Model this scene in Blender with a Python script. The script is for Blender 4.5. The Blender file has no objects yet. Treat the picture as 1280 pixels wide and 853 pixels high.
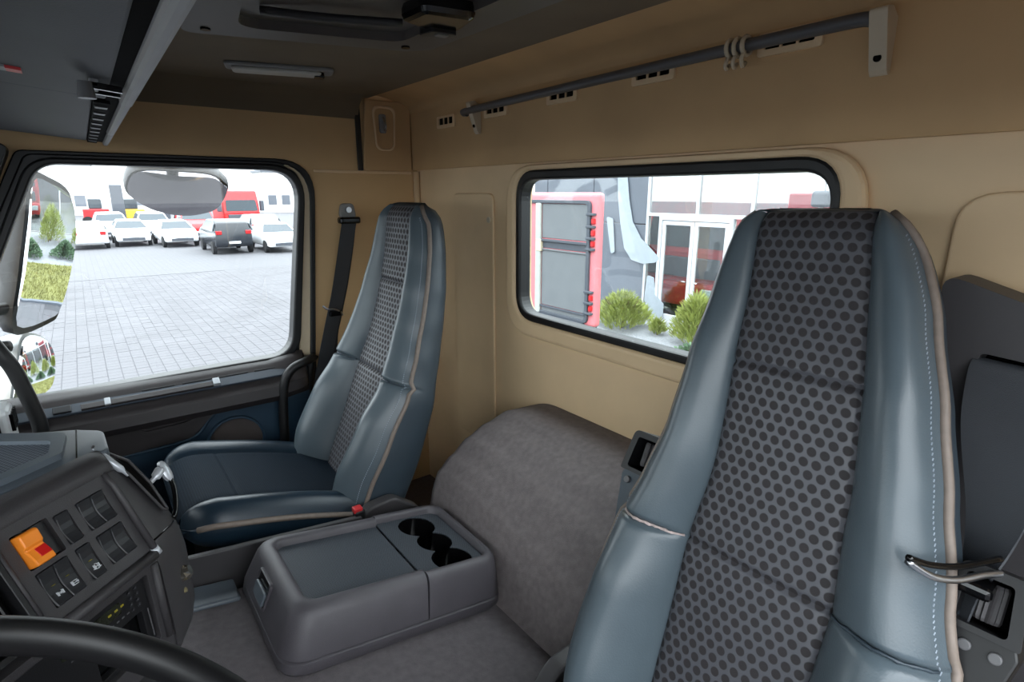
import bpy, bmesh, math, random
from mathutils import Vector, Matrix
random.seed(7)
S = bpy.context.scene
COL = S.collection
PI = math.pi

# ------------------------------------------------------------------ camera, sky, exposure
cam_d = bpy.data.cameras.new('camera')
cam = bpy.data.objects.new('camera', cam_d)
COL.objects.link(cam)
cam_d.sensor_width = 36.0
cam_d.lens = 695.0 / 1280.0 * 36.0
cam_d.clip_start = 0.02
cam_d.clip_end = 2000
cam.location = (0, 0, 2.9)
cam.rotation_euler = (math.radians(90 - 14.9), 0, math.radians(-37.4))
S.camera = cam

SKY = 1.9
world = bpy.data.worlds.new('overcast_sky')
S.world = world
world.use_nodes = True
wn = world.node_tree
wn.nodes.clear()
w_out = wn.nodes.new('ShaderNodeOutputWorld')
w_bg = wn.nodes.new('ShaderNodeBackground')
w_bg.inputs['Color'].default_value = (0.90, 0.96, 1.0, 1)
w_bg.inputs['Strength'].default_value = 1.0
# CIE overcast sky: three times brighter overhead than at the horizon
w_tc = wn.nodes.new('ShaderNodeTexCoord')
w_sep = wn.nodes.new('ShaderNodeSeparateXYZ')
w_mr = wn.nodes.new('ShaderNodeMapRange')
w_mr.inputs['From Min'].default_value = 0.0
w_mr.inputs['From Max'].default_value = 1.0
w_mr.inputs['To Min'].default_value = SKY / 3
w_mr.inputs['To Max'].default_value = SKY
wn.links.new(w_tc.outputs['Generated'], w_sep.inputs[0])
wn.links.new(w_sep.outputs['Z'], w_mr.inputs['Value'])
wn.links.new(w_mr.outputs[0], w_bg.inputs['Strength'])
wn.links.new(w_bg.outputs[0], w_out.inputs[0])
S.view_settings.view_transform = 'Standard'
S.view_settings.look = 'None'
S.view_settings.gamma = 1
S.view_settings.use_curve_mapping = False
S.view_settings.exposure = 2.5
S.cycles.max_bounces = 14
S.cycles.diffuse_bounces = 7
S.cycles.glossy_bounces = 5
S.cycles.transparent_max_bounces = 16
S.cycles.sample_clamp_indirect = 6.0


# ------------------------------------------------------------------ materials
def lin(r, g, b):
    def f(c):
        c /= 255.0
        return c / 12.92 if c <= 0.04045 else ((c + 0.055) / 1.055) ** 2.4
    return (f(r), f(g), f(b), 1)


def mat(name, rgb, rough=0.6, metal=0.0, var=0.12, vscale=9.0, bump=0.0, bscale=300.0, spec=0.5, emit=None):
    m = bpy.data.materials.new(name)
    m.use_nodes = True
    nt = m.node_tree
    b = nt.nodes['Principled BSDF']
    c = lin(*rgb)
    b.inputs['Roughness'].default_value = rough
    b.inputs['Metallic'].default_value = metal
    b.inputs['Specular IOR Level'].default_value = spec
    tc = nt.nodes.new('ShaderNodeTexCoord')
    if var > 0:
        n = nt.nodes.new('ShaderNodeTexNoise')
        n.inputs['Scale'].default_value = vscale
        n.inputs['Detail'].default_value = 4
        r = nt.nodes.new('ShaderNodeValToRGB')
        r.color_ramp.elements[0].position = 0.3
        r.color_ramp.elements[1].position = 0.7
        r.color_ramp.elements[0].color = tuple(x * (1 - var) for x in c[:3]) + (1,)
        r.color_ramp.elements[1].color = tuple(min(1, x * (1 + var)) for x in c[:3]) + (1,)
        nt.links.new(tc.outputs['Object'], n.inputs['Vector'])
        nt.links.new(n.outputs['Fac'], r.inputs['Fac'])
        nt.links.new(r.outputs['Color'], b.inputs['Base Color'])
    else:
        b.inputs['Base Color'].default_value = c
    if bump > 0:
        n2 = nt.nodes.new('ShaderNodeTexNoise')
        n2.inputs['Scale'].default_value = bscale
        n2.inputs['Detail'].default_value = 2
        bp = nt.nodes.new('ShaderNodeBump')
        bp.inputs['Strength'].default_value = bump
        bp.inputs['Distance'].default_value = 0.002
        nt.links.new(tc.outputs['Object'], n2.inputs['Vector'])
        nt.links.new(n2.outputs['Fac'], bp.inputs['Height'])
        nt.links.new(bp.outputs['Normal'], b.inputs['Normal'])
    if emit:
        b.inputs['Emission Color'].default_value = c
        b.inputs['Emission Strength'].default_value = emit
    return m


def glass_mat(name, tint, gloss, rough=0.0):
    m = bpy.data.materials.new(name)
    m.use_nodes = True
    nt = m.node_tree
    nt.nodes.clear()
    o = nt.nodes.new('ShaderNodeOutputMaterial')
    t = nt.nodes.new('ShaderNodeBsdfTransparent')
    t.inputs['Color'].default_value = tint
    g = nt.nodes.new('ShaderNodeBsdfGlossy')
    g.inputs['Roughness'].default_value = rough
    mx = nt.nodes.new('ShaderNodeMixShader')
    mx.inputs['Fac'].default_value = gloss
    nt.links.new(t.outputs[0], mx.inputs[1])
    nt.links.new(g.outputs[0], mx.inputs[2])
    nt.links.new(mx.outputs[0], o.inputs[0])
    return m


def dots_mat(name, net, dot, pitch, hx=0.37, hy=0.41, rough=0.6, rowp=None, spec=0.5):
    """printed honeycomb of dots in metres along the cloth (UV)"""
    m = bpy.data.materials.new(name)
    m.use_nodes = True
    nt = m.node_tree
    b = nt.nodes['Principled BSDF']
    b.inputs['Roughness'].default_value = rough
    b.inputs['Specular IOR Level'].default_value = spec
    uv = nt.nodes.new('ShaderNodeUVMap')
    sep = nt.nodes.new('ShaderNodeSeparateXYZ')
    nt.links.new(uv.outputs[0], sep.inputs[0])

    def M(op, a, c=None):
        n = nt.nodes.new('ShaderNodeMath')
        n.operation = op
        for i, x in enumerate((a, c)):
            if x is None:
                continue
            if isinstance(x, (int, float)):
                n.inputs[i].default_value = x
            else:
                nt.links.new(x, n.inputs[i])
        return n.outputs[0]
    x = M('DIVIDE', sep.outputs[0], pitch)
    y = M('DIVIDE', sep.outputs[1], rowp or pitch * 0.9)
    row = M('FLOOR', y)
    off = M('MULTIPLY', M('FLOORED_MODULO', row, 2.0), 0.5)
    cx = M('SUBTRACT', M('FRACT', M('ADD', x, off)), 0.5)
    cy = M('SUBTRACT', M('FRACT', y), 0.5)
    d = M('SQRT', M('ADD', M('POWER', M('DIVIDE', cx, hx), 2.0), M('POWER', M('DIVIDE', cy, hy), 2.0)))
    mr = nt.nodes.new('ShaderNodeMapRange')
    mr.inputs['From Min'].default_value = 0.88
    mr.inputs['From Max'].default_value = 1.1
    nt.links.new(d, mr.inputs['Value'])
    mix = nt.nodes.new('ShaderNodeMix')
    mix.data_type = 'RGBA'
    mix.inputs['A'].default_value = lin(*dot)
    mix.inputs['B'].default_value = lin(*net)
    nt.links.new(mr.outputs[0], mix.inputs['Factor'])
    nt.links.new(mix.outputs['Result'], b.inputs['Base Color'])
    rr = nt.nodes.new('ShaderNodeMapRange')
    rr.inputs['To Min'].default_value = 0.8
    rr.inputs['To Max'].default_value = rough
    nt.links.new(mr.outputs[0], rr.inputs['Value'])
    nt.links.new(rr.outputs[0], b.inputs['Roughness'])
    tc = nt.nodes.new('ShaderNodeTexCoord')
    nz = nt.nodes.new('ShaderNodeTexNoise')
    nz.inputs['Scale'].default_value = 700
    nt.links.new(tc.outputs['Object'], nz.inputs['Vector'])
    ad = M('ADD', mr.outputs[0], M('MULTIPLY', nz.outputs['Fac'], 0.6))
    bp = nt.nodes.new('ShaderNodeBump')
    bp.inputs['Strength'].default_value = 0.35
    bp.inputs['Distance'].default_value = 0.001
    nt.links.new(ad, bp.inputs['Height'])
    nt.links.new(bp.outputs['Normal'], b.inputs['Normal'])
    return m


M = {}
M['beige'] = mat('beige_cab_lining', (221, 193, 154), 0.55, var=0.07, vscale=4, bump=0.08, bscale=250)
M['lining'] = mat('upper_lining_shaded', (194, 160, 116), 0.7, var=0.09, vscale=4, bump=0.12, bscale=350)  # same beige as the rear wall, darkened to paint in the upper cab's shade
M['sidewall'] = mat('side_wall_shaded', (204, 170, 124), 0.6, var=0.08, vscale=4, bump=0.08, bscale=250)  # beige of the rear wall with the side's shade put into the colour
M['hatch'] = mat('hatch_warm_grey', (92, 86, 83), 0.55, var=0.06, bump=0.1, bscale=500)
M['head'] = mat('headliner_beige', (108, 95, 77), 0.85, var=0.08, vscale=5, bump=0.15, bscale=500)  # grey brown headliner, deepened to carry the shade under the roof
M['rubber'] = mat('black_rubber', (16, 16, 18), 0.45, var=0.15)
M['blackplastic'] = mat('black_plastic', (26, 26, 28), 0.4, var=0.1, bump=0.1, bscale=600)
M['gloss'] = mat('gloss_black', (10, 10, 11), 0.15, var=0)
M['darkgrey'] = mat('dark_grey_plastic', (58, 56, 58), 0.5, var=0.08, bump=0.2, bscale=700)
M['dashtop'] = mat('dash_blue_grey', (84, 92, 100), 0.42, var=0.06, bump=0.15, bscale=700)
M['switch'] = mat('switch_grey', (40, 41, 44), 0.35, var=0.05)
M['console'] = mat('console_grey', (72, 69, 74), 0.45, var=0.08, vscale=14, bump=0.25, bscale=900)
M['navy'] = mat('door_navy', (32, 58, 78), 0.5, var=0.08, bump=0.15, bscale=600)
M['door_dark'] = mat('door_dark', (54, 50, 51), 0.42, var=0.08, bump=0.2, bscale=600)
M['door_top'] = mat('door_top_grey', (62, 70, 80), 0.38, var=0.06, bump=0.15, bscale=600)
M['carpet'] = mat('tunnel_carpet', (110, 103, 103), 0.85, var=0.14, vscale=60, bump=0.7, bscale=450)
M['carpet_shaded'] = mat('floor_carpet_shaded', (88, 83, 86), 0.9, var=0.15, vscale=60, bump=0.6, bscale=450)  # the hump's carpet again, darkened to hold the shade on the floor
M['leather'] = mat('seat_leather', (78, 89, 96), 0.31, var=0.06, vscale=12, bump=0.12, bscale=350)
M['shell'] = mat('seat_shell', (50, 61, 70), 0.45, var=0.08, bump=0.15, bscale=350)
M['cushion'] = dots_mat('seat_cloth_navy', (20, 34, 46), (13, 24, 34), 0.006, rough=0.75, spec=0.12)
M['cushion_l'] = mat('cushion_leather', (24, 41, 54), 0.36, var=0.06, bump=0.12, bscale=350)
M['fabric'] = dots_mat('seat_cloth_dots', (80, 81, 87), (42, 39, 41), 0.0185, rough=0.45, rowp=0.0172)
M['piping'] = mat('taupe_piping', (120, 108, 99), 0.55, var=0.1, vscale=80)
M['thread'] = mat('pale_thread', (150, 160, 172), 0.7, var=0)
M['seam'] = mat('frayed_thread', (176, 160, 156), 0.8, var=0.25, vscale=150)
M['belt'] = mat('belt_webbing', (52, 55, 60), 0.6, var=0.1, bump=0.4, bscale=900)
M['metal'] = mat('steel', (190, 192, 196), 0.28, metal=1, var=0.05)
M['rail'] = mat('rail_grey', (84, 84, 86), 0.4, var=0.06)
M['chrome'] = mat('silver_paint', (196, 200, 206), 0.3, metal=0.3, var=0.04)
M['red'] = mat('red_plastic', (190, 40, 44), 0.4, var=0.05)
M['orange'] = mat('orange_plastic', (246, 140, 40), 0.4, var=0.05)
M['hazard'] = mat('hazard_red', (200, 28, 26), 0.4, var=0)
M['icon'] = mat('icon_white', (215, 218, 222), 0.5, var=0)
M['amber'] = mat('amber_mark', (150, 140, 40), 0.5, var=0)
M['lampglass'] = mat('lamp_lens', (190, 188, 182), 0.35, var=0.06)
M['lightgrey'] = mat('light_grey_plastic', (132, 132, 132), 0.5, var=0.06)
M['clip'] = mat('ivory_plastic', (196, 182, 158), 0.5, var=0.05)
M['shelf'] = mat('shelf_grey', (62, 64, 68), 0.6, var=0.08, bump=0.15, bscale=500)
M['mat'] = dots_mat('rubber_mat', (62, 68, 76), (42, 46, 53), 0.004, rough=0.42)
M['dashmat'] = dots_mat('dash_ribbed_mat', (84, 92, 104), (56, 62, 70), 0.0055, hx=0.3, hy=0.6, rough=0.5)
M['mirror'] = mat('mirror_silver', (235, 238, 240), 0.01, metal=1, var=0)
M['glass'] = glass_mat('window_glass', (0.93, 0.95, 0.95, 1), 0.035)
M['glass_rear'] = glass_mat('rear_glass', (0.88, 0.91, 0.91, 1), 0.06)
M['shopglass'] = glass_mat('facade_glass', (0.55, 0.6, 0.62, 1), 0.55, 0.01)
M['doorglass'] = glass_mat('shop_door_glass', (0.75, 0.8, 0.8, 1), 0.14, 0.0)
M['white'] = mat('white_paint', (225, 228, 230), 0.3, var=0.04)
M['carwhite'] = mat('car_white', (232, 234, 236), 0.25, var=0.02)
M['carsilver'] = mat('car_pale_blue', (150, 165, 182), 0.28, var=0.03)
M['carblack'] = mat('car_black', (34, 38, 44), 0.25, var=0.05)
M['carred'] = mat('car_red', (190, 34, 38), 0.3, var=0.05)
M['carglass'] = mat('car_glass', (40, 52, 60), 0.12, var=0)
M['tyre'] = mat('tyre', (28, 28, 30), 0.8, var=0.1)
M['lamp_red'] = mat('tail_lamp', (180, 20, 24), 0.3, var=0)
M['lamp_white'] = mat('head_lamp', (220, 225, 230), 0.2, var=0)
M['paver'] = mat('paver_concrete', (80, 79, 83), 0.8, var=0.14, vscale=0.9, bump=0.05, bscale=60)
M['joint'] = mat('paver_joint', (64, 64, 68), 0.9, var=0.1)
M['grass'] = mat('dry_grass', (118, 116, 64), 0.9, var=0.3, vscale=3)
M['soil'] = mat('grass_soil', (112, 112, 66), 0.95, var=0.2, vscale=4)
M['bush'] = mat('bush_green', (140, 150, 78), 0.8, var=0.3, vscale=5)
M['shrub'] = mat('shrub_grey_green', (92, 116, 88), 0.85, var=0.25, vscale=5)
M['void'] = mat('unlit_black', (12, 11, 11), 0.9, var=0, spec=0.1)
M['post'] = mat('beige_post', (214, 196, 166), 0.5, var=0.05)
M['pale_reflection'] = mat('facade_reflection_white', (150, 158, 166), 0.4, var=0.05)  # painted tone of a white truck mirrored in the facade
M['bark'] = mat('bark', (96, 78, 60), 0.9, var=0.2)
M['facade'] = mat('facade_panel', (92, 97, 106), 0.4, var=0.04, vscale=2)
M['alu'] = mat('aluminium_frame', (196, 198, 202), 0.4, metal=0.2, var=0.03)
M['gravel'] = mat('pale_gravel', (126, 128, 132), 0.9, var=0.25, vscale=30)
M['truckgrey'] = mat('panel_grey', (104, 107, 110), 0.5, var=0.06, vscale=4, bump=0.2, bscale=100)
M['pinkred'] = mat('truck_red_edge', (216, 120, 126), 0.35, var=0.04)
M['sign_blue'] = mat('sign_blue', (70, 120, 190), 0.5, var=0.03)
M['slate'] = mat('dark_slate', (70, 74, 82), 0.5, var=0.05)
M['yellow'] = mat('yellow_paint', (225, 180, 60), 0.5, var=0.05)
M['farwall'] = mat('far_building', (205, 206, 206), 0.7, var=0.05, vscale=0.5)


# ------------------------------------------------------------------ mesh helpers
def origin_of(p):
    v = Vector((0, 0, 0))
    while p is not None:
        v += p.location
        p = p.parent
    return v


def link(name, bm, material, parent=None, smooth=False, local=False, bevel=0.0, seg=2, autos=None):
    """bm is in world coordinates (unless local) -> one mesh object"""
    bmesh.ops.recalc_face_normals(bm, faces=bm.faces[:])
    if bevel > 0:
        es = [e for e in bm.edges if len(e.link_faces) == 2 and e.calc_face_angle(0) > 0.5]
        if es:
            bmesh.ops.bevel(bm, geom=es, offset=bevel, segments=seg, profile=0.5, affect='EDGES', clamp_overlap=True)
    me = bpy.data.meshes.new(name)
    o = bpy.data.objects.new(name, me)
    if parent is not None:
        o.parent = parent
        if not local:
            bmesh.ops.translate(bm, verts=bm.verts[:], vec=-origin_of(parent))
    elif not local:
        # put the origin at the base of the thing
        xs = [v.co.x for v in bm.verts]
        ys = [v.co.y for v in bm.verts]
        zs = [v.co.z for v in bm.verts]
        c = Vector(((min(xs) + max(xs)) / 2, (min(ys) + max(ys)) / 2, min(zs)))
        bmesh.ops.translate(bm, verts=bm.verts[:], vec=-c)
        o.location = c
    bm.to_mesh(me)
    bm.free()
    me.materials.append(material)
    if smooth:
        for p in me.polygons:
            p.use_smooth = True
        if autos:
            me.set_sharp_from_angle(angle=math.radians(autos))
    COL.objects.link(o)
    return o


def thing(name, label, cat, loc=(0, 0, 0), group=None):
    o = bpy.data.objects.new(name, None)
    o.empty_display_size = 0.05
    o.location = loc
    COL.objects.link(o)
    o['label'] = label
    o['category'] = cat
    if group:
        o['group'] = group
    return o


def tag(o, label, cat, group=None):
    o['label'] = label
    o['category'] = cat
    if group:
        o['group'] = group
    return o


def struct(o, label=None):
    o['kind'] = 'structure'
    if label:
        o['label'] = label
    return o


def copy_tree(o, parent=None):
    c = o.copy()
    COL.objects.link(c)
    if parent is not None:
        c.parent = parent
    for ch in list(o.children):
        copy_tree(ch, c)
    return c


def box(bm, x0, x1, y0, y1, z0, z1):
    vs = [bm.verts.new(p) for p in ((x0, y0, z0), (x1, y0, z0), (x1, y1, z0), (x0, y1, z0),
                                    (x0, y0, z1), (x1, y0, z1), (x1, y1, z1), (x0, y1, z1))]
    for f in ((0, 1, 2, 3), (4, 5, 6, 7), (0, 1, 5, 4), (1, 2, 6, 5), (2, 3, 7, 6), (3, 0, 4, 7)):
        bm.faces.new([vs[i] for i in f])
    return vs


def BX(*a):
    bm = bmesh.new()
    box(bm, *a)
    return bm


def fbox(bm, o, ax, ay, az, x0, x1, y0, y1, z0, z1):
    """box in a frame (origin o, axes ax ay az)"""
    vs = []
    for (x, y, z) in ((x0, y0, z0), (x1, y0, z0), (x1, y1, z0), (x0, y1, z0),
                      (x0, y0, z1), (x1, y0, z1), (x1, y1, z1), (x0, y1, z1)):
        vs.append(bm.verts.new(o + ax * x + ay * y + az * z))
    for f in ((0, 1, 2, 3), (4, 5, 6, 7), (0, 1, 5, 4), (1, 2, 6, 5), (2, 3, 7, 6), (3, 0, 4, 7)):
        bm.faces.new([vs[i] for i in f])


def tube(bm, pts, r, n=10, cap=True):
    pts = [Vector(p) for p in pts]
    rs = r if isinstance(r, (list, tuple)) else [r] * len(pts)
    rings = []
    up = None
    for i, p in enumerate(pts):
        t = (pts[min(i + 1, len(pts) - 1)] - pts[max(i - 1, 0)]).normalized()
        if up is None:
            up = t.orthogonal().normalized()
        up = (up - t * up.dot(t)).normalized()
        s = t.cross(up)
        rings.append([bm.verts.new(p + (up * math.cos(2 * PI * k / n) + s * math.sin(2 * PI * k / n)) * rs[i]) for k in range(n)])
    for a, b in zip(rings, rings[1:]):
        for k in range(n):
            bm.faces.new((a[k], a[(k + 1) % n], b[(k + 1) % n], b[k]))
    if cap:
        bm.faces.new(rings[0])
        bm.faces.new(rings[-1])


def TB(pts, r, n=10):
    bm = bmesh.new()
    tube(bm, pts, r, n)
    return bm


def spline(pts, n=8):
    pts = [Vector(p) for p in pts]
    out = []
    for i in range(len(pts) - 1):
        p0 = pts[max(i - 1, 0)]
        p1 = pts[i]
        p2 = pts[i + 1]
        p3 = pts[min(i + 2, len(pts) - 1)]
        for k in range(n):
            t = k / n
            out.append(0.5 * ((2 * p1) + (p2 - p0) * t + (2 * p0 - 5 * p1 + 4 * p2 - p3) * t * t + (3 * p1 - p0 - 3 * p2 + p3) * t ** 3))
    out.append(pts[-1])
    return out


def rpoly(pts, r, n=5):
    """polygon (2D) with rounded corners; r number or list"""
    out = []
    N = len(pts)
    for i in range(N):
        p = Vector(pts[i])
        a = Vector(pts[i - 1]) - p
        b = Vector(pts[(i + 1) % N]) - p
        rr = r[i] if isinstance(r, (list, tuple)) else r
        if rr <= 0:
            out.append((p.x, p.y))
            continue
        la, lb = a.length, b.length
        a.normalize()
        b.normalize()
        ang = a.angle(b)
        d = min(rr / math.tan(ang / 2), la * 0.49, lb * 0.49)
        s = p + a * d
        e = p + b * d
        for k in range(n + 1):
            t = k / n
            q = s * (1 - t) ** 2 + p * 2 * t * (1 - t) + e * t * t
            out.append((q.x, q.y))
    return out


def rrect(x0, x1, y0, y1, r, n=5):
    return rpoly([(x0, y0), (x1, y0), (x1, y1), (x0, y1)], r, n)


def holed(bm, outer, holes, t0, t1, mp):
    """extruded plate: 2D outer loop with holes, between depths t0,t1; mp(u,v,t)->xyz"""
    loops = [outer] + list(holes)
    allv = {}
    for t in (t0, t1):
        es = []
        lv = []
        for L in loops:
            vs = [bm.verts.new(mp(u, v, t)) for (u, v) in L]
            lv.append(vs)
            for i in range(len(vs)):
                es.append(bm.edges.new((vs[i], vs[(i + 1) % len(vs)])))
        allv[t] = lv
        if holes:
            bmesh.ops.triangle_fill(bm, edges=es, use_beauty=True, use_dissolve=False)
        else:
            bm.faces.new(lv[0])
    for a, b in zip(allv[t0], allv[t1]):
        for i in range(len(a)):
            j = (i + 1) % len(a)
            bm.faces.new((a[i], a[j], b[j], b[i]))


def HP(outer, holes, t0, t1, mp):
    bm = bmesh.new()
    holed(bm, outer, holes, t0, t1, mp)
    return bm


def bulged(poly3, n, depth, back):
    """poly of 3D points -> slightly domed plate of thickness back; n = outward normal"""
    bm = bmesh.new()
    P = [Vector(p) for p in poly3]
    c = sum(P, Vector()) / len(P)
    rings = []
    for k in (1.0, 0.8, 0.55, 0.28):
        rings.append([bm.verts.new(c + (p - c) * k + n * depth * (1 - k * k)) for p in P])
    top = bm.verts.new(c + n * depth)
    N = len(P)
    for a, b in zip(rings, rings[1:]):
        for i in range(N):
            bm.faces.new((a[i], a[(i + 1) % N], b[(i + 1) % N], b[i]))
    for i in range(N):
        bm.faces.new((rings[-1][i], rings[-1][(i + 1) % N], top))
    bk = [bm.verts.new(p - n * back) for p in P]
    for i in range(N):
        bm.faces.new((rings[0][i], rings[0][(i + 1) % N], bk[(i + 1) % N], bk[i]))
    bm.faces.new(bk)
    return bm


def interp(tab, s):
    if s <= tab[0][0]:
        return tab[0][1]
    for (a, x), (b, y) in zip(tab, tab[1:]):
        if s <= b:
            t = (s - a) / (b - a)
            t = t * t * (3 - 2 * t) * 0.5 + t * 0.5
            return x + (y - x) * t
    return tab[-1][1]


mpX = lambda x0: (lambda u, v, t: (x0 + t, u, v))     # plate in the YZ plane
mpY = lambda y0: (lambda u, v, t: (u, y0 + t, v))     # plate in the XZ plane
mpZ = lambda z0: (lambda u, v, t: (u, v, z0 + t))

# ================================================================== THE CAB SHELL
YW, XW, ZC = 2.15, 1.15, 3.25      # passenger wall, rear wall, ceiling


def tun(x):                        # sloping top of the engine tunnel
    return 1.965 - 0.17 * (x - 0.24)


# floor: tunnel carpet + low floor
bm = bmesh.new()
nx = 20
lo = 1.60
prev = None
for i in range(nx + 1):
    x = -0.9 + (XW + 0.9) * i / nx
    z = tun(x)
    ring = [bm.verts.new(p) for p in ((x, -0.15, lo), (x, 0.60, lo), (x, 0.655, z - 0.02), (x, 0.68, z), (x, 1.31, z), (x, 1.33, z - 0.02), (x, 1.34, lo), (x, YW, lo))]
    if prev:
        for a in range(7):
            bm.faces.new((prev[a], prev[a + 1], ring[a + 1], ring[a]))
    prev = ring
struct(link('floor', bm, M['carpet_shaded'], smooth=True, autos=40), 'grey carpeted cab floor with raised sloping engine tunnel')

# passenger wall with the door window opening (the opening leans like the photo's pillars)
win = [(-0.42, 2.275), (0.602, 2.285), (0.690, 2.998), (-0.085, 3.000)]
win_r = [0.10, 0.11, 0.12, 0.10]
outer_seal = rpoly(win, win_r, 8)
DW = [(-0.46, 1.55), (0.630, 1.55), (0.655, 2.28), (0.718, 3.012), (-0.10, 3.012), (-0.47, 2.28)]
door_out = rpoly(DW, [0.02, 0.08, 0.05, 0.13, 0.03, 0.03], 8)
wall_out = [(-0.95, 1.55), (XW + 0.06, 1.55), (XW + 0.06, ZC + 0.03), (-0.95, ZC + 0.03)]
bm = HP(wall_out, [door_out], 0.0, 0.05, mpY(YW))
struct(link('wall_right', bm, M['sidewall'], bevel=0.004, seg=1), 'beige cab side wall around the passenger door')

# black weatherstrip round the door opening
wo = rpoly([(x + (0.008 if x > 0.3 else -0.008), z + (0.006 if z > 2 else -0.006)) for x, z in DW], [0.02, 0.08, 0.05, 0.13, 0.03, 0.03], 8)
wi = rpoly([(x - (0.011 if x > 0.3 else -0.011), z - (0.006 if z > 2 else -0.006)) for x, z in DW], [0.02, 0.08, 0.05, 0.13, 0.03, 0.03], 8)
bm = HP(wo, [wi], -0.014, 0.03, mpY(YW))
struct(link('trim_1', bm, M['rubber'], bevel=0.003, seg=1), 'black rubber weatherstrip round the passenger door opening')

# ---- the passenger door
door = thing('door_1', 'passenger door with navy lower panel and large side window', 'door', (0.2, YW, 1.6))
struct(door)
del door['category']
hole_r = rpoly(win, win_r, 8)
bm = HP(door_out, [hole_r], 0.004, 0.045, mpY(YW))
link('door_frame', bm, M['blackplastic'], door, bevel=0.004, seg=1)
bm = HP(rpoly([(0.600, 2.262), (0.642, 2.262), (0.706, 2.93), (0.686, 2.996), (0.60, 3.001), (0.665, 2.97), (0.676, 2.90)], [0, 0, 0.10, 0.06, 0.02, 0.05, 0.06], 6), [], -0.004, 0.006, mpY(YW))
o = link('beige_post', bm, M['post'], door, bevel=0.002, seg=1)
o['label'] = 'pale beige strip of the door frame behind the window'
glass_in = rpoly([(-0.388, 2.297), (0.572, 2.307), (0.664, 2.978), (-0.066, 2.982)], [0.085, 0.09, 0.10, 0.085], 8)
bm = HP(outer_seal, [glass_in], -0.022, 0.035, mpY(YW))
link('window_seal', bm, M['rubber'], door, bevel=0.006, seg=2)
# inner panel: navy main body, dark armrest roll, pocket and switch ledge
pan = rpoly([(-0.44, 1.56), (0.618, 1.56), (0.618, 2.272), (-0.44, 2.272)], [0.01, 0.03, 0.03, 0.01])
bm = HP(pan, [], -0.045, 0.0, mpY(YW))
link('door_panel', bm, M['navy'], door, bevel=0.008)
# ledge (top, grey) as a prism along x
bm = bmesh.new()
prof = [(-0.045, 2.285), (-0.02, 2.300), (0.0, 2.302), (0.0, 2.15), (-0.085, 2.155), (-0.105, 2.18), (-0.10, 2.215), (-0.075, 2.238)]
ends = []
for x in (-0.44, -0.10, 0.10, 0.30, 0.48, 0.562, 0.600, 0.612):
    k = 1.0 if x < 0.57 else (0.82 if x < 0.605 else 0.6)
    ends.append([bm.verts.new((x, YW + dy * k, z + (0.012 if x > 0.5 else 0))) for dy, z in prof])
for a, b in zip(ends, ends[1:]):
    for i in range(len(prof)):
        bm.faces.new((a[i], a[(i + 1) % len(prof)], b[(i + 1) % len(prof)], b[i]))
bm.faces.new(ends[0])
bm.faces.new(ends[-1])
link('armrest_ledge', bm, M['door_dark'], door, smooth=True, autos=35)
bm = bmesh.new()
fbox(bm, Vector((0, YW - 0.060, 2.262)), Vector((1, 0, 0)), Vector((0, 0.8, 0.6)), Vector((0, -0.6, 0.8)), -0.43, 0.54, -0.024, 0.024, -0.006, 0.004)
ledge = link('ledge_top', bm, M['door_top'], door, bevel=0.003)


def ledge_box(name, x0, x1, v0, v1, h0, h1, m, par=None, bev=0.002):
    b = bmesh.new()
    fbox(b, Vector((0, YW - 0.060, 2.262)), Vector((1, 0, 0)), Vector((0, 0.8, 0.6)), Vector((0, -0.6, 0.8)), x0, x1, v0, v1, h0, h1)
    return link(name, b, m, par or ledge, bevel=bev)


ledge_box('grip_strip', -0.082, 0.285, -0.021, -0.001, 0.002, 0.012, M['door_dark'])
ledge_box('chrome_clip', -0.022, -0.006, -0.022, 0.004, 0.008, 0.017, M['chrome'])
ledge_box('lever_tab', 0.285, 0.306, -0.020, 0.006, 0.002, 0.018, M['chrome'])
ledge_box('window_switch', -0.150, -0.105, -0.018, 0.006, 0.002, 0.010, M['switch'])
for k in range(4):
    ledge_box('vent_slot', 0.08 + k * 0.115, 0.175 + k * 0.115, 0.012, 0.020, 0.002, 0.0065, M['blackplastic'])
# curved dark storage area + pocket
pk = rpoly([(-0.28, 2.16), (0.30, 2.165), (0.262, 2.135), (0.20, 2.078), (0.0, 2.068), (-0.28, 2.064)], [0, 0.01, 0.05, 0.05, 0.02, 0], 6)
bm = HP(pk, [], -0.060, -0.04, mpY(YW))
link('storage_panel', bm, M['door_dark'], door, bevel=0.004)
pk2 = [(0.305, 2.17), (0.30, 2.165), (0.258, 2.130), (0.196, 2.074), (0.0, 2.064), (-0.28, 2.06)]
bm = TB(spline([(x, YW - 0.055, z) for x, z in pk2], 5), 0.006, 8)
link('panel_bead', bm, M['navy'], door, smooth=True)
pk = rpoly([(0.035, 2.178), (0.262, 2.178), (0.235, 2.150), (0.185, 2.135), (0.06, 2.130)], [0.005, 0.01, 0.02, 0.02, 0.02], 5)
pki = rpoly([(0.045, 2.176), (0.245, 2.176), (0.222, 2.156), (0.182, 2.143), (0.067, 2.138)], [0.005, 0.01, 0.02, 0.02, 0.02], 5)
bm = HP(pk, [pki], -0.075, -0.058, mpY(YW))
link('pocket_rim', bm, M['door_dark'], door, bevel=0.002, seg=1)
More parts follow.
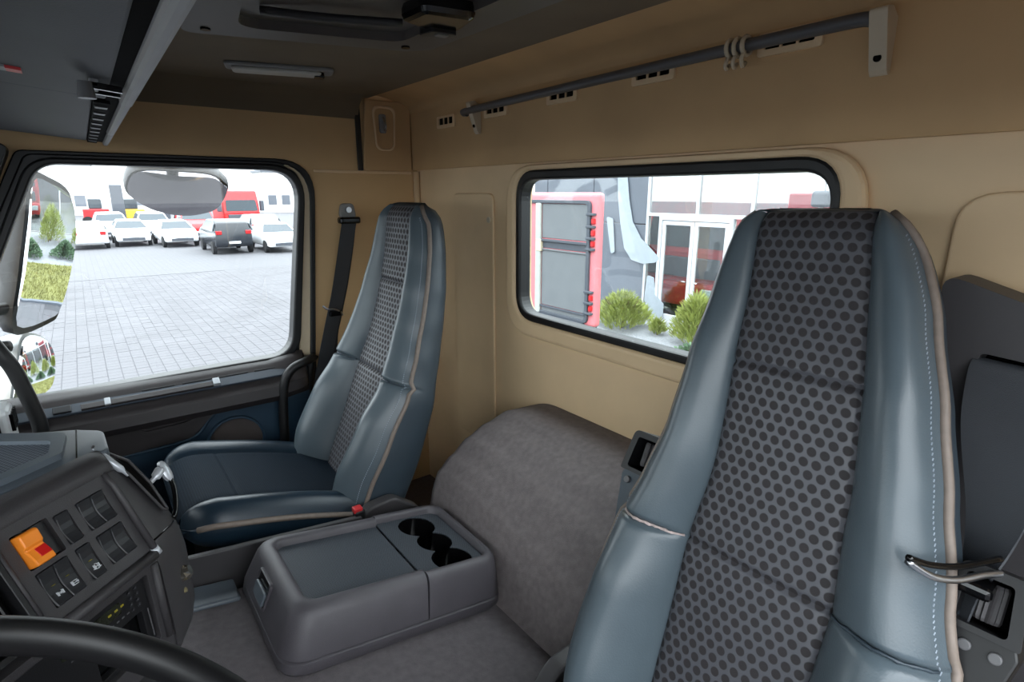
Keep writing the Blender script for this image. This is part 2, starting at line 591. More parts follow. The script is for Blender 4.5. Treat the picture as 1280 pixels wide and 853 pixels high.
# speaker
bm = bmesh.new()
circ = lambda cx, cz, r, n=36: [(cx + r * math.cos(2 * PI * k / n), cz + r * math.sin(2 * PI * k / n)) for k in range(n)]
holed(bm, circ(0.336, 2.022, 0.098), [circ(0.336, 2.022, 0.090)], -0.062, -0.03, mpY(YW))
spk = link('speaker_ring', bm, M['navy'], door, bevel=0.003)
bm = bulged([(x, YW - 0.052, z) for x, z in circ(0.336, 2.022, 0.090)], Vector((0, -1, 0)), 0.006, 0.01)
link('speaker_grille', bm, mat('grille_cloth', (80, 72, 70), 0.7, bump=0.8, bscale=900), spk, smooth=True, autos=40)
# black tubular pull handle at the rear edge of the door
bm = TB(spline([(0.640, 2.105, 2.285), (0.600, 2.06, 2.290), (0.545, 2.05, 2.272), (0.513, 2.05, 2.225), (0.498, 2.05, 2.12), (0.490, 2.05, 1.98), (0.486, 2.07, 1.86), (0.486, 2.105, 1.83)], 8), 0.017, 12)
link('pull_handle', bm, M['rubber'], door, smooth=True)

w1 = thing('window_1', 'large passenger side window pane', 'window', (0.25, YW + 0.02, 2.28))
struct(w1)
del w1['category']
bm = HP(rpoly([(-0.395, 2.292), (0.578, 2.302), (0.669, 2.983), (-0.070, 2.987)], 0.09, 8), [], 0.012, 0.016, mpY(YW))
link('glass_pane', bm, M['glass'], w1)

# second black tube behind the pull handle (seal of the B pillar foot)
bm = TB(spline([(0.655, 2.125, 2.29), (0.635, 2.125, 2.25), (0.620, 2.125, 2.12), (0.607, 2.125, 1.95), (0.60, 2.125, 1.75)], 6), 0.016, 10)
struct(link('trim_2', bm, M['rubber'], smooth=True), 'black rubber bead down the rear door pillar')

# A pillar
bm = bmesh.new()
A = [(-0.112, 3.03), (-0.465, 2.27), (-0.80, 2.27), (-0.45, 3.03)]
holed(bm, rpoly(A, 0.02), [], -0.09, 0.04, mpY(YW))
struct(link('trim_3', bm, M['blackplastic'], bevel=0.012), 'black A pillar trim beside the passenger window')
bm = TB([(-0.20, 2.055, 3.02), (-0.54, 2.055, 2.30)], 0.012, 8)
struct(link('trim_4', bm, M['door_dark'], smooth=True), 'rounded bead along the A pillar trim')

# rear wall with its window
rw_o = rpoly([(0.478, 2.492), (1.462, 2.492), (1.462, 2.968), (0.478, 2.968)], [0.09] * 4, 8)
bm = HP([(-0.2, 1.45), (YW + 0.06, 1.45), (YW + 0.06, ZC + 0.03), (-0.2, ZC + 0.03)], [rw_o], 0.0, 0.05, mpX(XW))
struct(link('wall_back', bm, M['beige']), 'beige rear wall of the cab with a wide window')
# pressed lip round the rear window (outside the opening, slightly proud)
bm = HP(rpoly([(0.430, 2.438), (1.512, 2.438), (1.512, 2.985), (0.430, 2.985)], [0.12] * 4, 8), [rw_o], -0.024, 0.002, mpX(XW))
struct(link('trim_5', bm, M['beige'], bevel=0.016, seg=3), 'beige pressed surround of the rear window')
w2 = thing('window_2', 'wide rear cab window with thick black rubber seal', 'window', (XW + 0.02, 0.97, 2.49))
struct(w2)
del w2['category']
ri = rpoly([(0.496, 2.514), (1.440, 2.514), (1.440, 2.940), (0.496, 2.940)], [0.065] * 4, 8)
bm = HP(rpoly([(0.476, 2.490), (1.464, 2.490), (1.464, 2.970), (0.476, 2.970)], [0.09] * 4, 8), [ri], -0.018, 0.030, mpX(XW))
link('rubber_seal', bm, M['rubber'], w2, bevel=0.007, seg=2)
bm = HP(rpoly([(0.490, 2.508), (1.446, 2.508), (1.446, 2.946), (0.490, 2.946)], [0.065] * 4, 8), [], 0.010, 0.014, mpX(XW))
link('glass_pane', bm, M['glass_rear'], w2)

# upper rear lining: slightly proud, curls into the ceiling
bm = bmesh.new()
prof = [(XW + 0.03, 2.992), (XW - 0.022, 2.990), (XW - 0.026, 2.996), (XW - 0.026, 3.05), (XW - 0.028, 3.205)]
for k in range(9):
    a = k / 8 * PI / 2
    prof.append((XW - 0.028 - 0.20 * (1 - math.cos(a)), 3.205 + 0.060 * math.sin(a)))
prof += [(XW - 0.24, ZC + 0.01), (XW - 0.25, ZC + 0.02), (XW + 0.03, ZC + 0.028)]
R0 = [bm.verts.new((x, -0.19, z)) for x, z in prof]
R1 = [bm.verts.new((x, YW - 0.002, z)) for x, z in prof]
for i in range(len(prof)):
    j = (i + 1) % len(prof)
    bm.faces.new((R0[i], R0[j], R1[j], R1[i]))
bm.faces.new(R0)
bm.faces.new(R1)
struct(link('trim_6', bm, M['lining'], smooth=True, autos=40), 'beige upper rear lining panel curving into the roof')

# corner bead, corner panel and black slot on the side wall
bm = TB([(XW - 0.012, YW - 0.012, 2.985), (XW - 0.012, YW - 0.012, 1.9)], 0.013, 10)
struct(link('trim_7', bm, M['beige'], smooth=True), 'vertical beige bead in the rear corner of the cab')
bm = HP(rpoly([(0.912, 2.985), (XW - 0.03, 2.985), (XW - 0.03, 3.245), (0.932, 3.245)], 0.012), [], -0.016, 0.0, mpY(YW))
struct(link('trim_8', bm, M['lining'], bevel=0.005), 'beige corner panel between side wall and rear lining')
bm = BX(0.893, 0.913, YW - 0.009, YW + 0.001, 2.985, 3.235)
struct(link('trim_9', bm, M['blackplastic'], bevel=0.002), 'dark vertical joint beside the corner panel')
bm = BX(0.72, XW - 0.03, YW - 0.006, YW + 0.001, 2.974, 2.985)
struct(link('trim_10', bm, M['beige'], bevel=0.003), 'horizontal lining joint above the seat belt anchor')
# shallow vertical pressing on the rear wall behind the passenger seat
bm = HP(rrect(1.60, 1.86, 1.95, 2.90, 0.03), [], -0.010, 0.0, mpX(XW))
struct(link('trim_11', bm, M['beige'], bevel=0.008, seg=3), 'shallow vertical pressing on the rear wall')
# rounded bulge low on the rear wall by the driver's shoulder
bm = HP(rpoly([(-0.18, 2.50), (0.30, 2.56), (0.30, 2.90), (-0.18, 2.92)], 0.06), [], -0.010, 0.0, mpX(XW))
struct(link('trim_12', bm, M['beige'], bevel=0.012, seg=3), 'rounded bulge of the rear wall behind the driver seat')

# ceiling
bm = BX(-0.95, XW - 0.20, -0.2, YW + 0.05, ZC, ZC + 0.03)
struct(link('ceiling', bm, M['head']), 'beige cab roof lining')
bm = bmesh.new()
prof = [(YW + 0.001, 3.17), (YW - 0.012, 3.19), (YW - 0.030, 3.22), (YW - 0.06, ZC - 0.006), (YW - 0.085, ZC + 0.001), (YW + 0.001, ZC + 0.001)]
R0 = [bm.verts.new((-0.9, y, z)) for y, z in prof]
R1 = [bm.verts.new((0.905, y, z)) for y, z in prof]
for i in range(len(prof)):
    j = (i + 1) % len(prof)
    bm.faces.new((R0[i], R0[j], R1[j], R1[i]))
bm.faces.new(R0)
bm.faces.new(R1)
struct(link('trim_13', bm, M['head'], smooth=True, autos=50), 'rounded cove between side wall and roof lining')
# front: bulkhead under the windscreen, header above, driver side roof rail and sill
struct(link('wall_front', BX(-0.98, -0.93, -0.2, YW + 0.05, 1.45, 2.40), M['blackplastic']), 'dark bulkhead under the windscreen')
struct(link('trim_14', BX(-0.98, -0.93, -0.2, YW + 0.05, 3.06, ZC + 0.03), M['beige']), 'header above the windscreen')
struct(link('trim_15', BX(-0.95, XW + 0.05, -0.26, -0.2, 3.06, ZC + 0.03), M['beige']), 'roof rail over the open driver door')
struct(link('wall_left', BX(0.86, XW + 0.05, -0.26, -0.2, 1.45, 3.06), M['beige']), 'beige pillar wall behind the driver door')
struct(link('trim_16', BX(-0.95, 0.86, -0.26, -0.2, 1.45, 1.62), M['blackplastic']), 'door sill on the driver side')
w3 = HP(rpoly([(-0.15, 2.40), (YW, 2.40), (YW, 3.06), (-0.15, 3.06)], 0.02), [], 0.0, 0.005, mpX(-0.955))
o = link('window_3', w3, M['glass'])
struct(o, 'windscreen pane at the front of the cab')

# ================================================================== ENGINE COVER HUMP
bm = bmesh.new()
NXh, NYh = 44, 44
hp = [(0.70, 0.0), (0.710, 0.012), (0.722, 0.09), (0.736, 0.165), (0.755, 0.215), (0.80, 0.262), (0.86, 0.318), (0.93, 0.362), (1.02, 0.403), (1.145, 0.416)]
grid = []
for i in range(NXh + 1):
    row = []
    for j in range(NYh + 1):
        y = 0.685 + (1.375 - 0.685) * j / NYh
        # front foot sweeps a little forward towards the driver and spreads out there
        spread = max(0.0, min(1.0, (1.22 - y) / 0.55))
        x = 0.69 + (1.148 - 0.69) * i / NXh
        a = interp(hp, x)
        soft = [(0.70, 0.0), (0.73, 0.03), (0.78, 0.145), (0.86, 0.262), (0.96, 0.355), (1.05, 0.40), (1.145, 0.416)]
        b = interp(soft, x + 0.02)
        h = a * (1 - spread) + b * spread
        e = max(0.0, (y - 1.24) / 0.15)
        g = 1.0 if e <= 0 else max(0.0, 1 - 0.10 * e ** 2.6)
        zz = tun(x) + h * g
        if j == NYh:
            zz = 1.62
        if j == 0:
            zz = max(zz - 0.06, tun(x))
        row.append(bm.verts.new((x, y, max(zz, 1.62))))
    grid.append(row)
for i in range(NXh):
    for j in range(NYh):
        bm.faces.new((grid[i][j], grid[i + 1][j], grid[i + 1][j + 1], grid[i][j + 1]))
tag(link('engine_cover', bm, M['carpet'], smooth=True), 'grey carpeted engine hump rising against the rear wall between the seats', 'engine cover')

# grey trim strip along the tunnel edge and the dark plinth of the passenger seat
bm = bmesh.new()
fbox(bm, Vector((0, 0, tun(0))), Vector((0.9859, 0, -0.1676)), Vector((0, 1, 0)), Vector((0.1676, 0, 0.9859)), 0.02, 0.168, 1.262, 1.345, -0.03, 0.010)
tag(link('tunnel_edge_strip', bm, M['dashtop'], bevel=0.006), 'blue grey plastic edge strip along the tunnel by the passenger seat', 'trim strip')

# ================================================================== SEATS
def make_seat(label, spine_pts, is_driver):
    root = thing('captain_chair', label, 'seat', (0, 0, 0), 'cab seats')
    # ---------------- backrest spine
    sp = spline([(x, 0, z) for x, z in spine_pts], 30)
    L = [0.0]
    for a, b in zip(sp, sp[1:]):
        L.append(L[-1] + (b - a).length)
    ST = L[-1]
    if is_driver:
        s1, s2 = seam_s(sp, L, 0.636), seam_s(sp, L, 0.34)
    else:
        s1, s2 = seam_s(sp, L, 0.623), seam_s(sp, L, 0.34)

    def frame(s):
        s = max(-0.2, min(s, ST + 0.1))
        i = 0
        while i < len(L) - 2 and L[i + 1] < s:
            i += 1
        t = (s - L[i]) / (L[i + 1] - L[i])
        p = sp[i] + (sp[i + 1] - sp[i]) * t
        a = max(i - 8, 0)
        b = min(i + 9, len(sp) - 1)
        tg = (sp[b] - sp[a]).normalized()
        n = Vector((-tg.z, 0, tg.x))
        return p, tg, n
    k = ST / 0.93
    Wt = [(-0.1 * k, 0.235), (0.0, 0.245), (0.20 * k, 0.268), (0.36 * k, 0.262), (0.46 * k, 0.232), (0.56 * k, 0.208), (0.667 * k, 0.190), (0.78 * k, 0.168), (0.87 * k, 0.146), (1.0 * ST, 0.138)]
    Wft = [(0.0, 0.100), (0.2 * k, 0.112), (s2, 0.118), (0.5 * k, 0.106), (s1, 0.100), (0.8 * k, 0.092), (ST, 0.086)]
    Bt = [(0.0, 0.085), (0.12 * k, 0.105), (0.27 * k, 0.090), (0.38 * k, 0.060), (0.5 * k, 0.050), (0.667 * k, 0.038), (0.8 * k, 0.024), (ST, 0.012)]
    RT = 0.065

    def sway(s):
        # the driver's headrest leans a little towards the cab centre
        q = (s - 0.52 * k) / (ST - 0.52 * k)
        return 0.055 * q ** 1.3 if is_driver and q > 0 else 0.0

    def W(s):
        w = interp(Wt, s)
        q = (s - (ST - 0.10)) / 0.10
        if q > 0:
            w -= 0.070 * (1 - math.sqrt(max(0, 1 - min(q, 1) ** 2)))
        return w

    def Wf(s):
        return min(interp(Wft, s), W(s) * 0.9)

    def roll(s):
        q = (s - (ST - RT)) / RT
        return -0.058 * (1 - math.sqrt(max(0, 1 - min(q, 1) ** 2))) if q > 0 else 0.0

    def gro(s, c, w=0.005, d=0.006):
        return -d * math.exp(-((s - c) / w) ** 2)

    def dep(y, s):
        w, wf = W(s), Wf(s)
        a = abs(y)
        r = roll(s)
        if a <= wf:
            d = 0.006 * (1 - (a / wf) ** 2)
            d += gro(s, s1) + gro(s, s2)
        else:
            t = (a - wf) / max(1e-4, w - wf)
            B = interp(Bt, s)
            d = B * math.sin(PI * 0.80 * t ** 0.95) - 0.040 * t ** 5 * (1 - max(0.0, min(1.0, (s - (ST - RT)) / RT)))
            d += gro(s, s2, 0.006, 0.014 * min(1, 3 * t))
        d -= 0.006 * math.exp(-((a - wf) / 0.005) ** 2)
        return d + r

    def P(y, s):
        p, tg, n = frame(s)
        return p + n * dep(y, s) + Vector((0, y + sway(s), 0))

    def sheet(name, s_list, y_of, m, smooth=True, par=root, label_=None):
        b = bmesh.new()
        uvl = b.loops.layers.uv.new('UVMap')
        g = []
        for s in s_list:
            g.append([(b.verts.new(P(y, s)), y, s) for y in y_of(s)])
        for A, B_ in zip(g, g[1:]):
            for i in range(len(A) - 1):
                q = (A[i], A[i + 1], B_[i + 1], B_[i])
                f = b.faces.new([v[0] for v in q])
                for lp, v in zip(f.loops, q):
                    lp[uvl].uv = (v[1] + 1.0, v[2] + 1.0)
        # the sheet is given a thickness towards the seat core
        bmesh.ops.recalc_face_normals(b, faces=b.faces[:])
        me = bpy.data.meshes.new(name)
        b.to_mesh(me)
        b.free()
        me.materials.append(m)
        for pl in me.polygons:
            pl.use_smooth = smooth
        o = bpy.data.objects.new(name, me)
        o.parent = par
        COL.objects.link(o)
        if label_:
            o['label'] = label_
        return o

    def rng(a, b, n):
        return [a + (b - a) * i / n for i in range(n + 1)]

    def dense(a, b, n):
        out = set(rng(a, b, n))
        for c in (s1, s2):
            for q in (-0.012, -0.008, -0.005, -0.003, 0, 0.003, 0.005, 0.008, 0.012):
                if a <= c + q <= b:
                    out.add(c + q)
        return sorted(out)
    fab = lambda s: [Wf(s) * x for x in (-1, -0.985, -0.96, -0.92, -0.8, -0.6, -0.4, -0.2, 0, 0.2, 0.4, 0.6, 0.8, 0.92, 0.96, 0.985, 1)]
    TOPS = ST - 0.012
    sheet('fabric_panel', dense(-0.06, s2, 24), fab, M['fabric'])
    sheet('fabric_panel', dense(s2, s1, 20), fab, M['fabric'])
    sheet('fabric_panel', dense(s1, TOPS, 24), fab, M['fabric'])
    TT = [0, 0.02, 0.045, 0.08, 0.14, 0.22, 0.32, 0.43, 0.54, 0.65, 0.75, 0.84, 0.90, 0.94, 0.97, 1.0]
    for sd in (-1, 1):
        bo = lambda s, sd=sd: [sd * (Wf(s) + (W(s) - Wf(s)) * t) for t in TT]
        sheet('lower_bolster', dense(-0.06, s2, 24), bo, M['leather'])
        sheet('upper_bolster', dense(s2, TOPS, 40), bo, M['leather'])
    allw = lambda s: [W(s) * x for x in (-1, -0.94, -0.8, -0.66, -0.5, -0.3, -0.1, 0.1, 0.3, 0.5, 0.66, 0.8, 0.94, 1)]
    top_s = [TOPS + (ST - 0.0005 - TOPS) * (1 - (1 - i / 10) ** 2) for i in range(11)]
    sheet('top_band', top_s, allw, M['shell'])
    # back shell: strips from the front edge round the side to the back
    b = bmesh.new()
    rows = []
    for s in dense(-0.06, ST - 0.0005, 50):
        p, tg, n = frame(s)
        w = W(s)
        T = 0.135 - 0.035 * min(1, max(0, s / ST))
        r = roll(s)
        d0 = dep(w, s)
        tt = T + r * 0.75
        side = [(w, d0), (w + 0.004, d0 - 0.012), (w + 0.006, d0 + (-tt - d0) * 0.5), (w - 0.004, -tt + 0.022), (w - 0.022, -tt + 0.004), (w - 0.05, -tt), (0.0, -tt - 0.006)]
        ring = [(y, d) for y, d in side] + [(-y, d) for y, d in side[:-1][::-1]]
        rows.append([b.verts.new(p + n * d + Vector((0, y + sway(s), 0))) for y, d in ring])
    for A, B_ in zip(rows, rows[1:]):
        for i in range(len(A) - 1):
            b.faces.new((A[i], A[i + 1], B_[i + 1], B_[i]))
    b.faces.new(rows[-1])
    link('back_shell', b, M['shell'], root, smooth=True, local=True, autos=60)
    # piping along the front edges with a double row of stitches
    for sd in (-1, 1):
        pts = []
        for s in rng(-0.05, ST - 0.012, 60):
            p, tg, n = frame(s)
            w = W(s)
            pts.append(p + n * (dep(w, s) - 0.004) + Vector((0, sd * (w + 0.003) + sway(s), 0)))
        b = bmesh.new()
        tube(b, pts, 0.0068, 8)
        pp = link('piping', b, M['piping'], root, smooth=True, local=True)
        b = bmesh.new()
        for s in rng(0.0, ST - 0.05, 150):
            w = W(s)
            q0 = P(sd * w * 0.965, s)
            q1 = P(sd * w * 0.965, s + 0.0035)
            p, tg, n = frame(s)
            tube(b, [q0 + n * 0.0006, q1 + n * 0.0006], 0.0009, 4)
        st = link('stitching', b, M['thread'], pp, local=True)
        st['kind'] = 'stuff'
        # bolster seam thread (frayed, pale) across the side at the lower seam
        b = bmesh.new()
        pts = []
        wf, w = Wf(s2), W(s2)
        rnd = random.Random(5 + sd)
        for t in rng(0.02, 0.93, 26):
            y = sd * (wf + (w - wf) * t)
            p, tg, n = frame(s2)
            pts.append(P(y, s2) + n * 0.004 + tg * rnd.uniform(-0.001, 0.001))
        tube(b, pts, [rnd.uniform(0.0016, 0.0032) for _ in pts], 6)
        sm = link('bolster_seam', b, M['seam'] if sd == 1 and is_driver else M['shell'], root, smooth=True, local=True)
        if sd == 1 and is_driver:
            sm['label'] = 'worn frayed pale seam across the inner bolster'
    # ---------------- cushion: pillow sloping back into the bite
    ang = math.radians(17.5)
    ax = Vector((-math.cos(ang), 0, math.sin(ang)))      # towards the front
    nz = Vector((math.sin(ang), 0, math.cos(ang)))
    LC = 0.475
    HWc = 0.262

    def hw(v):
        w = HWc - 0.012 * (1 - v / LC)
        q = (v - (LC - 0.10)) / 0.10
        if q > 0:
            w -= 0.075 * (1 - math.sqrt(max(0, 1 - min(q, 1) ** 2)))
        return w

    def ctop(u, v):
        w = hw(v)
        a = abs(u)
        h = 0.012 * math.sin(PI * min(1, max(0, (v + 0.05) / LC)))
        wi = 0.165
        if a > wi:
            t = (a - wi) / (w - wi)
            h += 0.026 * math.sin(PI * 0.72 * t) - 0.045 * t ** 4
        h -= 0.005 * math.exp(-((a - wi) / 0.005) ** 2)
        h -= 0.003 * math.exp(-((v - 0.34) / 0.006) ** 2) * (1 if a < wi else 0)
        q = (v - (LC - 0.085)) / 0.085
        if q > 0:
            h -= 0.07 * (1 - math.sqrt(max(0, 1 - min(q, 1) ** 2)))
        return h

    def CP(u, v, dh=0.0):
        return ax * v + nz * (ctop(u, v) + dh) + Vector((0, u, 0))

    def csheet(name, vs, us, m, lab=None):
        b = bmesh.new()
        uvl = b.loops.layers.uv.new('UVMap')
        g = [[(b.verts.new(CP(u, v)), u, v) for u in us(v)] for v in vs]
        for A, B_ in zip(g, g[1:]):
            for i in range(len(A) - 1):
                q = (A[i], A[i + 1], B_[i + 1], B_[i])
                f = b.faces.new([x[0] for x in q])
                for lp, x in zip(f.loops, q):
                    lp[uvl].uv = (x[1] + 1, x[2] + 1)
        bmesh.ops.recalc_face_normals(b, faces=b.faces[:])
        me = bpy.data.meshes.new(name)
        b.to_mesh(me)
        b.free()
        me.materials.append(m)
        for pl in me.polygons:
            pl.use_smooth = True
        o = bpy.data.objects.new(name, me)
        o.parent = root
        COL.objects.link(o)
        return o
    vs = sorted(set(rng(-0.06, LC - 0.0004, 44) + [0.33, 0.335, 0.34, 0.345, 0.35, LC - 0.01, LC - 0.004]))
    csheet('cushion_center', vs, lambda v: [0.165 * x for x in (-1, -0.985, -0.97, -0.94, -0.8, -0.6, -0.4, -0.2, 0, 0.2, 0.4, 0.6, 0.8, 0.94, 0.97, 0.985, 1)], M['cushion'])
    for sd in (-1, 1):
        csheet('cushion_bolster', vs, lambda v, sd=sd: [sd * (0.165 + (hw(v) - 0.165) * t) for t in (0, 0.03, 0.07, 0.13, 0.22, 0.35, 0.5, 0.65, 0.78, 0.88, 0.95, 1)], M['cushion_l'])
    # cushion sides and underside
    b = bmesh.new()
    loop = []
    for v in rng(-0.06, LC - 0.0004, 30):
        loop.append((-hw(v), v))
    loop += [(-hw(LC) * x, LC - 0.0004) for x in (0.8, 0.5, 0.2, -0.2, -0.5, -0.8)]
    for v in rng(-0.06, LC - 0.0004, 30)[::-1]:
        loop.append((hw(v), v))
    r0 = [b.verts.new(CP(u, v)) for u, v in loop]
    r1 = [b.verts.new(ax * (v + (0.006 if v > 0.4 else 0)) + nz * (ctop(u, v) * 0.3 - 0.035) + Vector((0, u * 1.02, 0))) for u, v in loop]
    r2 = [b.verts.new(ax * (v * 0.985) + nz * -0.085 + Vector((0, u * 0.98, 0))) for u, v in loop]
    r3 = [b.verts.new(ax * (v * 0.94) + nz * -0.105 + Vector((0, u * 0.90, 0))) for u, v in loop]
    for A, B_ in ((r0, r1), (r1, r2), (r2, r3)):
        for i in range(len(A)):
            j = (i + 1) % len(A)
            b.faces.new((A[i], A[j], B_[j], B_[i]))
    b.faces.new(r3)
    link('cushion_base', b, M['cushion_l'], root, smooth=True, local=True, autos=60)
    for sd in (-1, 1):
        pts = [CP(sd * hw(v), v, -0.004) + Vector((0, sd * 0.004, 0)) for v in rng(0.0, LC - 0.03, 36)]
        b = bmesh.new()
        tube(b, pts, 0.008, 8)
        pp = link('cushion_piping', b, M['piping'], root, smooth=True, local=True)
    # pedestal and bellows under the cushion
    b = bmesh.new()
    zlo = (1.60 if not is_driver else 1.60) - 2.0
    holed(b, [(-0.42, zlo), (0.05, zlo), (0.06, -0.10), (-0.42, 0.04)], [], -0.20, 0.20, mpY(0))
    link('pedestal', b, M['blackplastic'], root, local=True, bevel=0.012)
    # hinge covers either side
    for sd in (-1, 1):
        b = bmesh.new()
        hc = rpoly([(-0.075, -0.10), (0.15, -0.10), (0.145, -0.03), (0.06, 0.035), (-0.02, 0.03), (-0.07, -0.02)], [0.01, 0.02, 0.05, 0.05, 0.05, 0.03], 6)
        y0 = sd * 0.272
        holed(b, hc, [], 0.0, sd * 0.040, mpY(y0))
        link('hinge_cover', b, M['darkgrey'], root, local=True, bevel=0.012, seg=3)
    if not is_driver:
        b = bmesh.new()
        box(b, -0.065, -0.035, -0.318, -0.292, -0.04, 0.035)
        bk = link('buckle', b, M['blackplastic'], root, local=True, bevel=0.005)
        b = bmesh.new()
        box(b, -0.067, -0.042, -0.316, -0.294, 0.028, 0.044)
        o = link('release_button', b, M['red'], bk, local=True, bevel=0.003)
        o['label'] = 'red belt buckle button'
    return root, P, frame, W, ST


def seam_s(sp, L, z):
    for p, l in zip(sp, L):
        if p.z >= z:
            return l
    return L[-1]


passenger, P_, F_, W_, ST_ = make_seat('passenger seat by the far door with navy cushion and dotted backrest',
                                       [(-0.02, -0.05), (0.0, 0.0), (0.075, 0.17), (0.145, 0.34), (0.198, 0.48), (0.237, 0.623), (0.258, 0.75), (0.270, 0.875)], False)
b = bmesh.new()
pv = [(-0.500, 0.075), (-0.05, 0.02), (-0.05, -0.12), (-0.500, -0.05)]
holed(b, pv, [], -0.325, -0.308, mpY(0))
link('plinth_panel', b, M['darkgrey'], passenger, local=True, bevel=0.003)
passenger.location = (0.555, 1.68, 2.0)
driver, Pd, Fd, Wd, STd = make_seat('driver seat in the foreground with blue grey leather bolsters and dotted backrest',
                                    [(-0.02, -0.05), (0.0, 0.0), (0.068, 0.17), (0.13, 0.34), (0.178, 0.49), (0.222, 0.636), (0.268, 0.76), (0.312, 0.900)], True)
driver.location = (0.62, 0.360, 1.99)
driver.rotation_euler = (-math.radians(1.2), 0, 0)

# armrest brackets on both sides of the driver backrest, open towards the front
for sd in (1, -1):
    o = Vector((0.180, sd * 0.246, 0.385))
    up = Vector((0.42, 0, 0.9075))
    fw = Vector((-0.9075, 0, 0.42))
    sy = Vector((0, sd, 0))
    mpB = lambda u, v, t, o=o, up=up, fw=fw, sy=sy: o + up * u + sy * v + fw * t
    b = HP(rpoly([(-0.26, -0.01), (-0.26, 0.012), (-0.015, 0.060), (0.0, 0.055), (0.0, -0.01)], [0.004, 0.004, 0.01, 0.004, 0.004]), [], -0.055, 0.0, mpB)
    br = link('armrest_bracket', b, M['shell'] if sd == 1 else M['rubber'], driver, local=True, bevel=0.003)
    b = HP(rpoly([(-0.004, -0.014), (0.078, -0.014), (0.078, 0.052), (-0.004, 0.060)], [0.004, 0.012, 0.014, 0.004]), [rpoly([(0.004, -0.006), (0.066, -0.006), (0.066, 0.040), (0.004, 0.046)], 0.006)], -0.050, 0.010, mpB)
    link('bracket_frame', b, M['rubber'], br, local=True, bevel=0.004)
    b = HP([(0.0, -0.01), (0.072, -0.01), (0.072, 0.046), (0.0, 0.052)], [], -0.055, -0.045, mpB)
    link('bracket_back', b, M['void'], br, local=True)
    b = bmesh.new()
    n = 28
    r0 = []
    c = mpB(0.012, 0.020, -0.018)
    for uu, kk in ((0.0, 0.9), (0.004, 1), (0.044, 1), (0.048, 0.9)):
        r0.append([b.verts.new(c + up * uu + (fw * math.cos(2 * PI * k / n) + sy * math.sin(2 * PI * k / n)) * (0.0150 if k % 2 else 0.0124) * kk) for k in range(n)])
    for A_, B2_ in zip(r0, r0[1:]):
        for k in range(n):
            b.faces.new((A_[k], A_[(k + 1) % n], B2_[(k + 1) % n], B2_[k]))
    b.faces.new(r0[0])
    b.faces.new(r0[-1])
    link('ribbed_roller', b, M['darkgrey'], br, local=True)
    for vv in (0.010, 0.040):
        b = TB([mpB(-0.022, vv, -0.004), mpB(-0.022, vv, 0.006)], 0.0072, 12)
        link('bolt', b, M['rail'], br, local=True, bevel=0.0015)

# belt tower beside the driver's outer shoulder (part of the driver seat)
loc = Vector(driver.location)
b = bmesh.new()
tw = rpoly([(0.285 - 0.39, 2.782 - 1.99), (0.02 - 0.39, 2.690 - 1.99), (-0.05 - 0.39, 1.68 - 1.99), (0.20 - 0.39, 1.68 - 1.99)], [0.02, 0.03, 0.03, 0.03], 5)
slot = rpoly([(0.222 - 0.39, 2.668 - 1.99), (0.228 - 0.39, 2.640 - 1.99), (0.075 - 0.39, 2.632 - 1.99), (0.075 - 0.39, 2.655 - 1.99)], 0.008, 4)
holed(b, tw, [slot], 0.0, 0.07, lambda u, v, t: (0.41 + t - 0.02 * (v - 0.7), u, v))
link('belt_tower', b, M['darkgrey'], driver, local=True, bevel=0.010, seg=3)
b = bmesh.new()
holed(b, [(0.235 - 0.39, 2.68 - 1.99), (0.235 - 0.39, 2.62 - 1.99), (0.06 - 0.39, 2.62 - 1.99), (0.06 - 0.39, 2.67 - 1.99)], [], 0.05, 0.06, lambda u, v, t: (0.41 + t, u, v))
link('slot_liner', b, M['gloss'], driver, local=True)


def ribbon(pts, wdir, w, t=0.0014, segs=6):
    """webbing: pts centre line, wdir list of width directions"""
    b = bmesh.new()
    C = spline(pts, segs)
    D = spline(wdir, segs)
    rows = []
    for i, (c, d) in enumerate(zip(C, D)):
        tg = (C[min(i + 1, len(C) - 1)] - C[max(i - 1, 0)]).normalized()
        d = (d - tg * d.dot(tg))
        wl = d.length
        d.normalize()
        nn = tg.cross(d)
        h = w * 0.5 * wl
        rows.append([b.verts.new(c + d * s * h + nn * q * t) for s, q in ((-1, -1), (-0.5, -1), (0, -1.0), (0.5, -1), (1, -1), (1, 1), (0.5, 1), (0, 1), (-0.5, 1), (-1, 1))])
    for A, B_ in zip(rows, rows[1:]):
        for i in range(10):
            b.faces.new((A[i], A[(i + 1) % 10], B_[(i + 1) % 10], B_[i]))
    b.faces.new(rows[0])
    b.faces.new(rows[-1])
    return b


db = thing('seat_belt', 'dark seat belt beside the driver seat running from the tower slot to a metal clip', 'seat belt', (0.9, 0.15, 2.2), 'seat belts')
link('webbing', ribbon([(1.075, 0.150, 2.650), (1.035, 0.150, 2.658), (1.018, 0.150, 2.640), (0.97, 0.145, 2.58), (0.90, 0.128, 2.49), (0.855, 0.124, 2.435)],
                       [(0, 1.7, 0.1), (0, 1.7, 0.1), (0, 1.7, 0.1), (0.2, 1.45, 0), (0.5, 0.9, 0), (0.75, 0.55, 0)], 0.075), M['belt'], db, smooth=True, autos=50)
link('lower_webbing', ribbon([(0.856, 0.122, 2.437), (0.835, 0.130, 2.40), (0.80, 0.135, 2.33), (0.77, 0.140, 2.24), (0.75, 0.145, 2.10)],
                             [(0.75, 0.5, 0), (0.6, 0.5, 0), (0.5, 0.6, 0), (0.4, 0.7, 0), (0.4, 0.7, 0)], 0.06), M['belt'], db, smooth=True, autos=50)
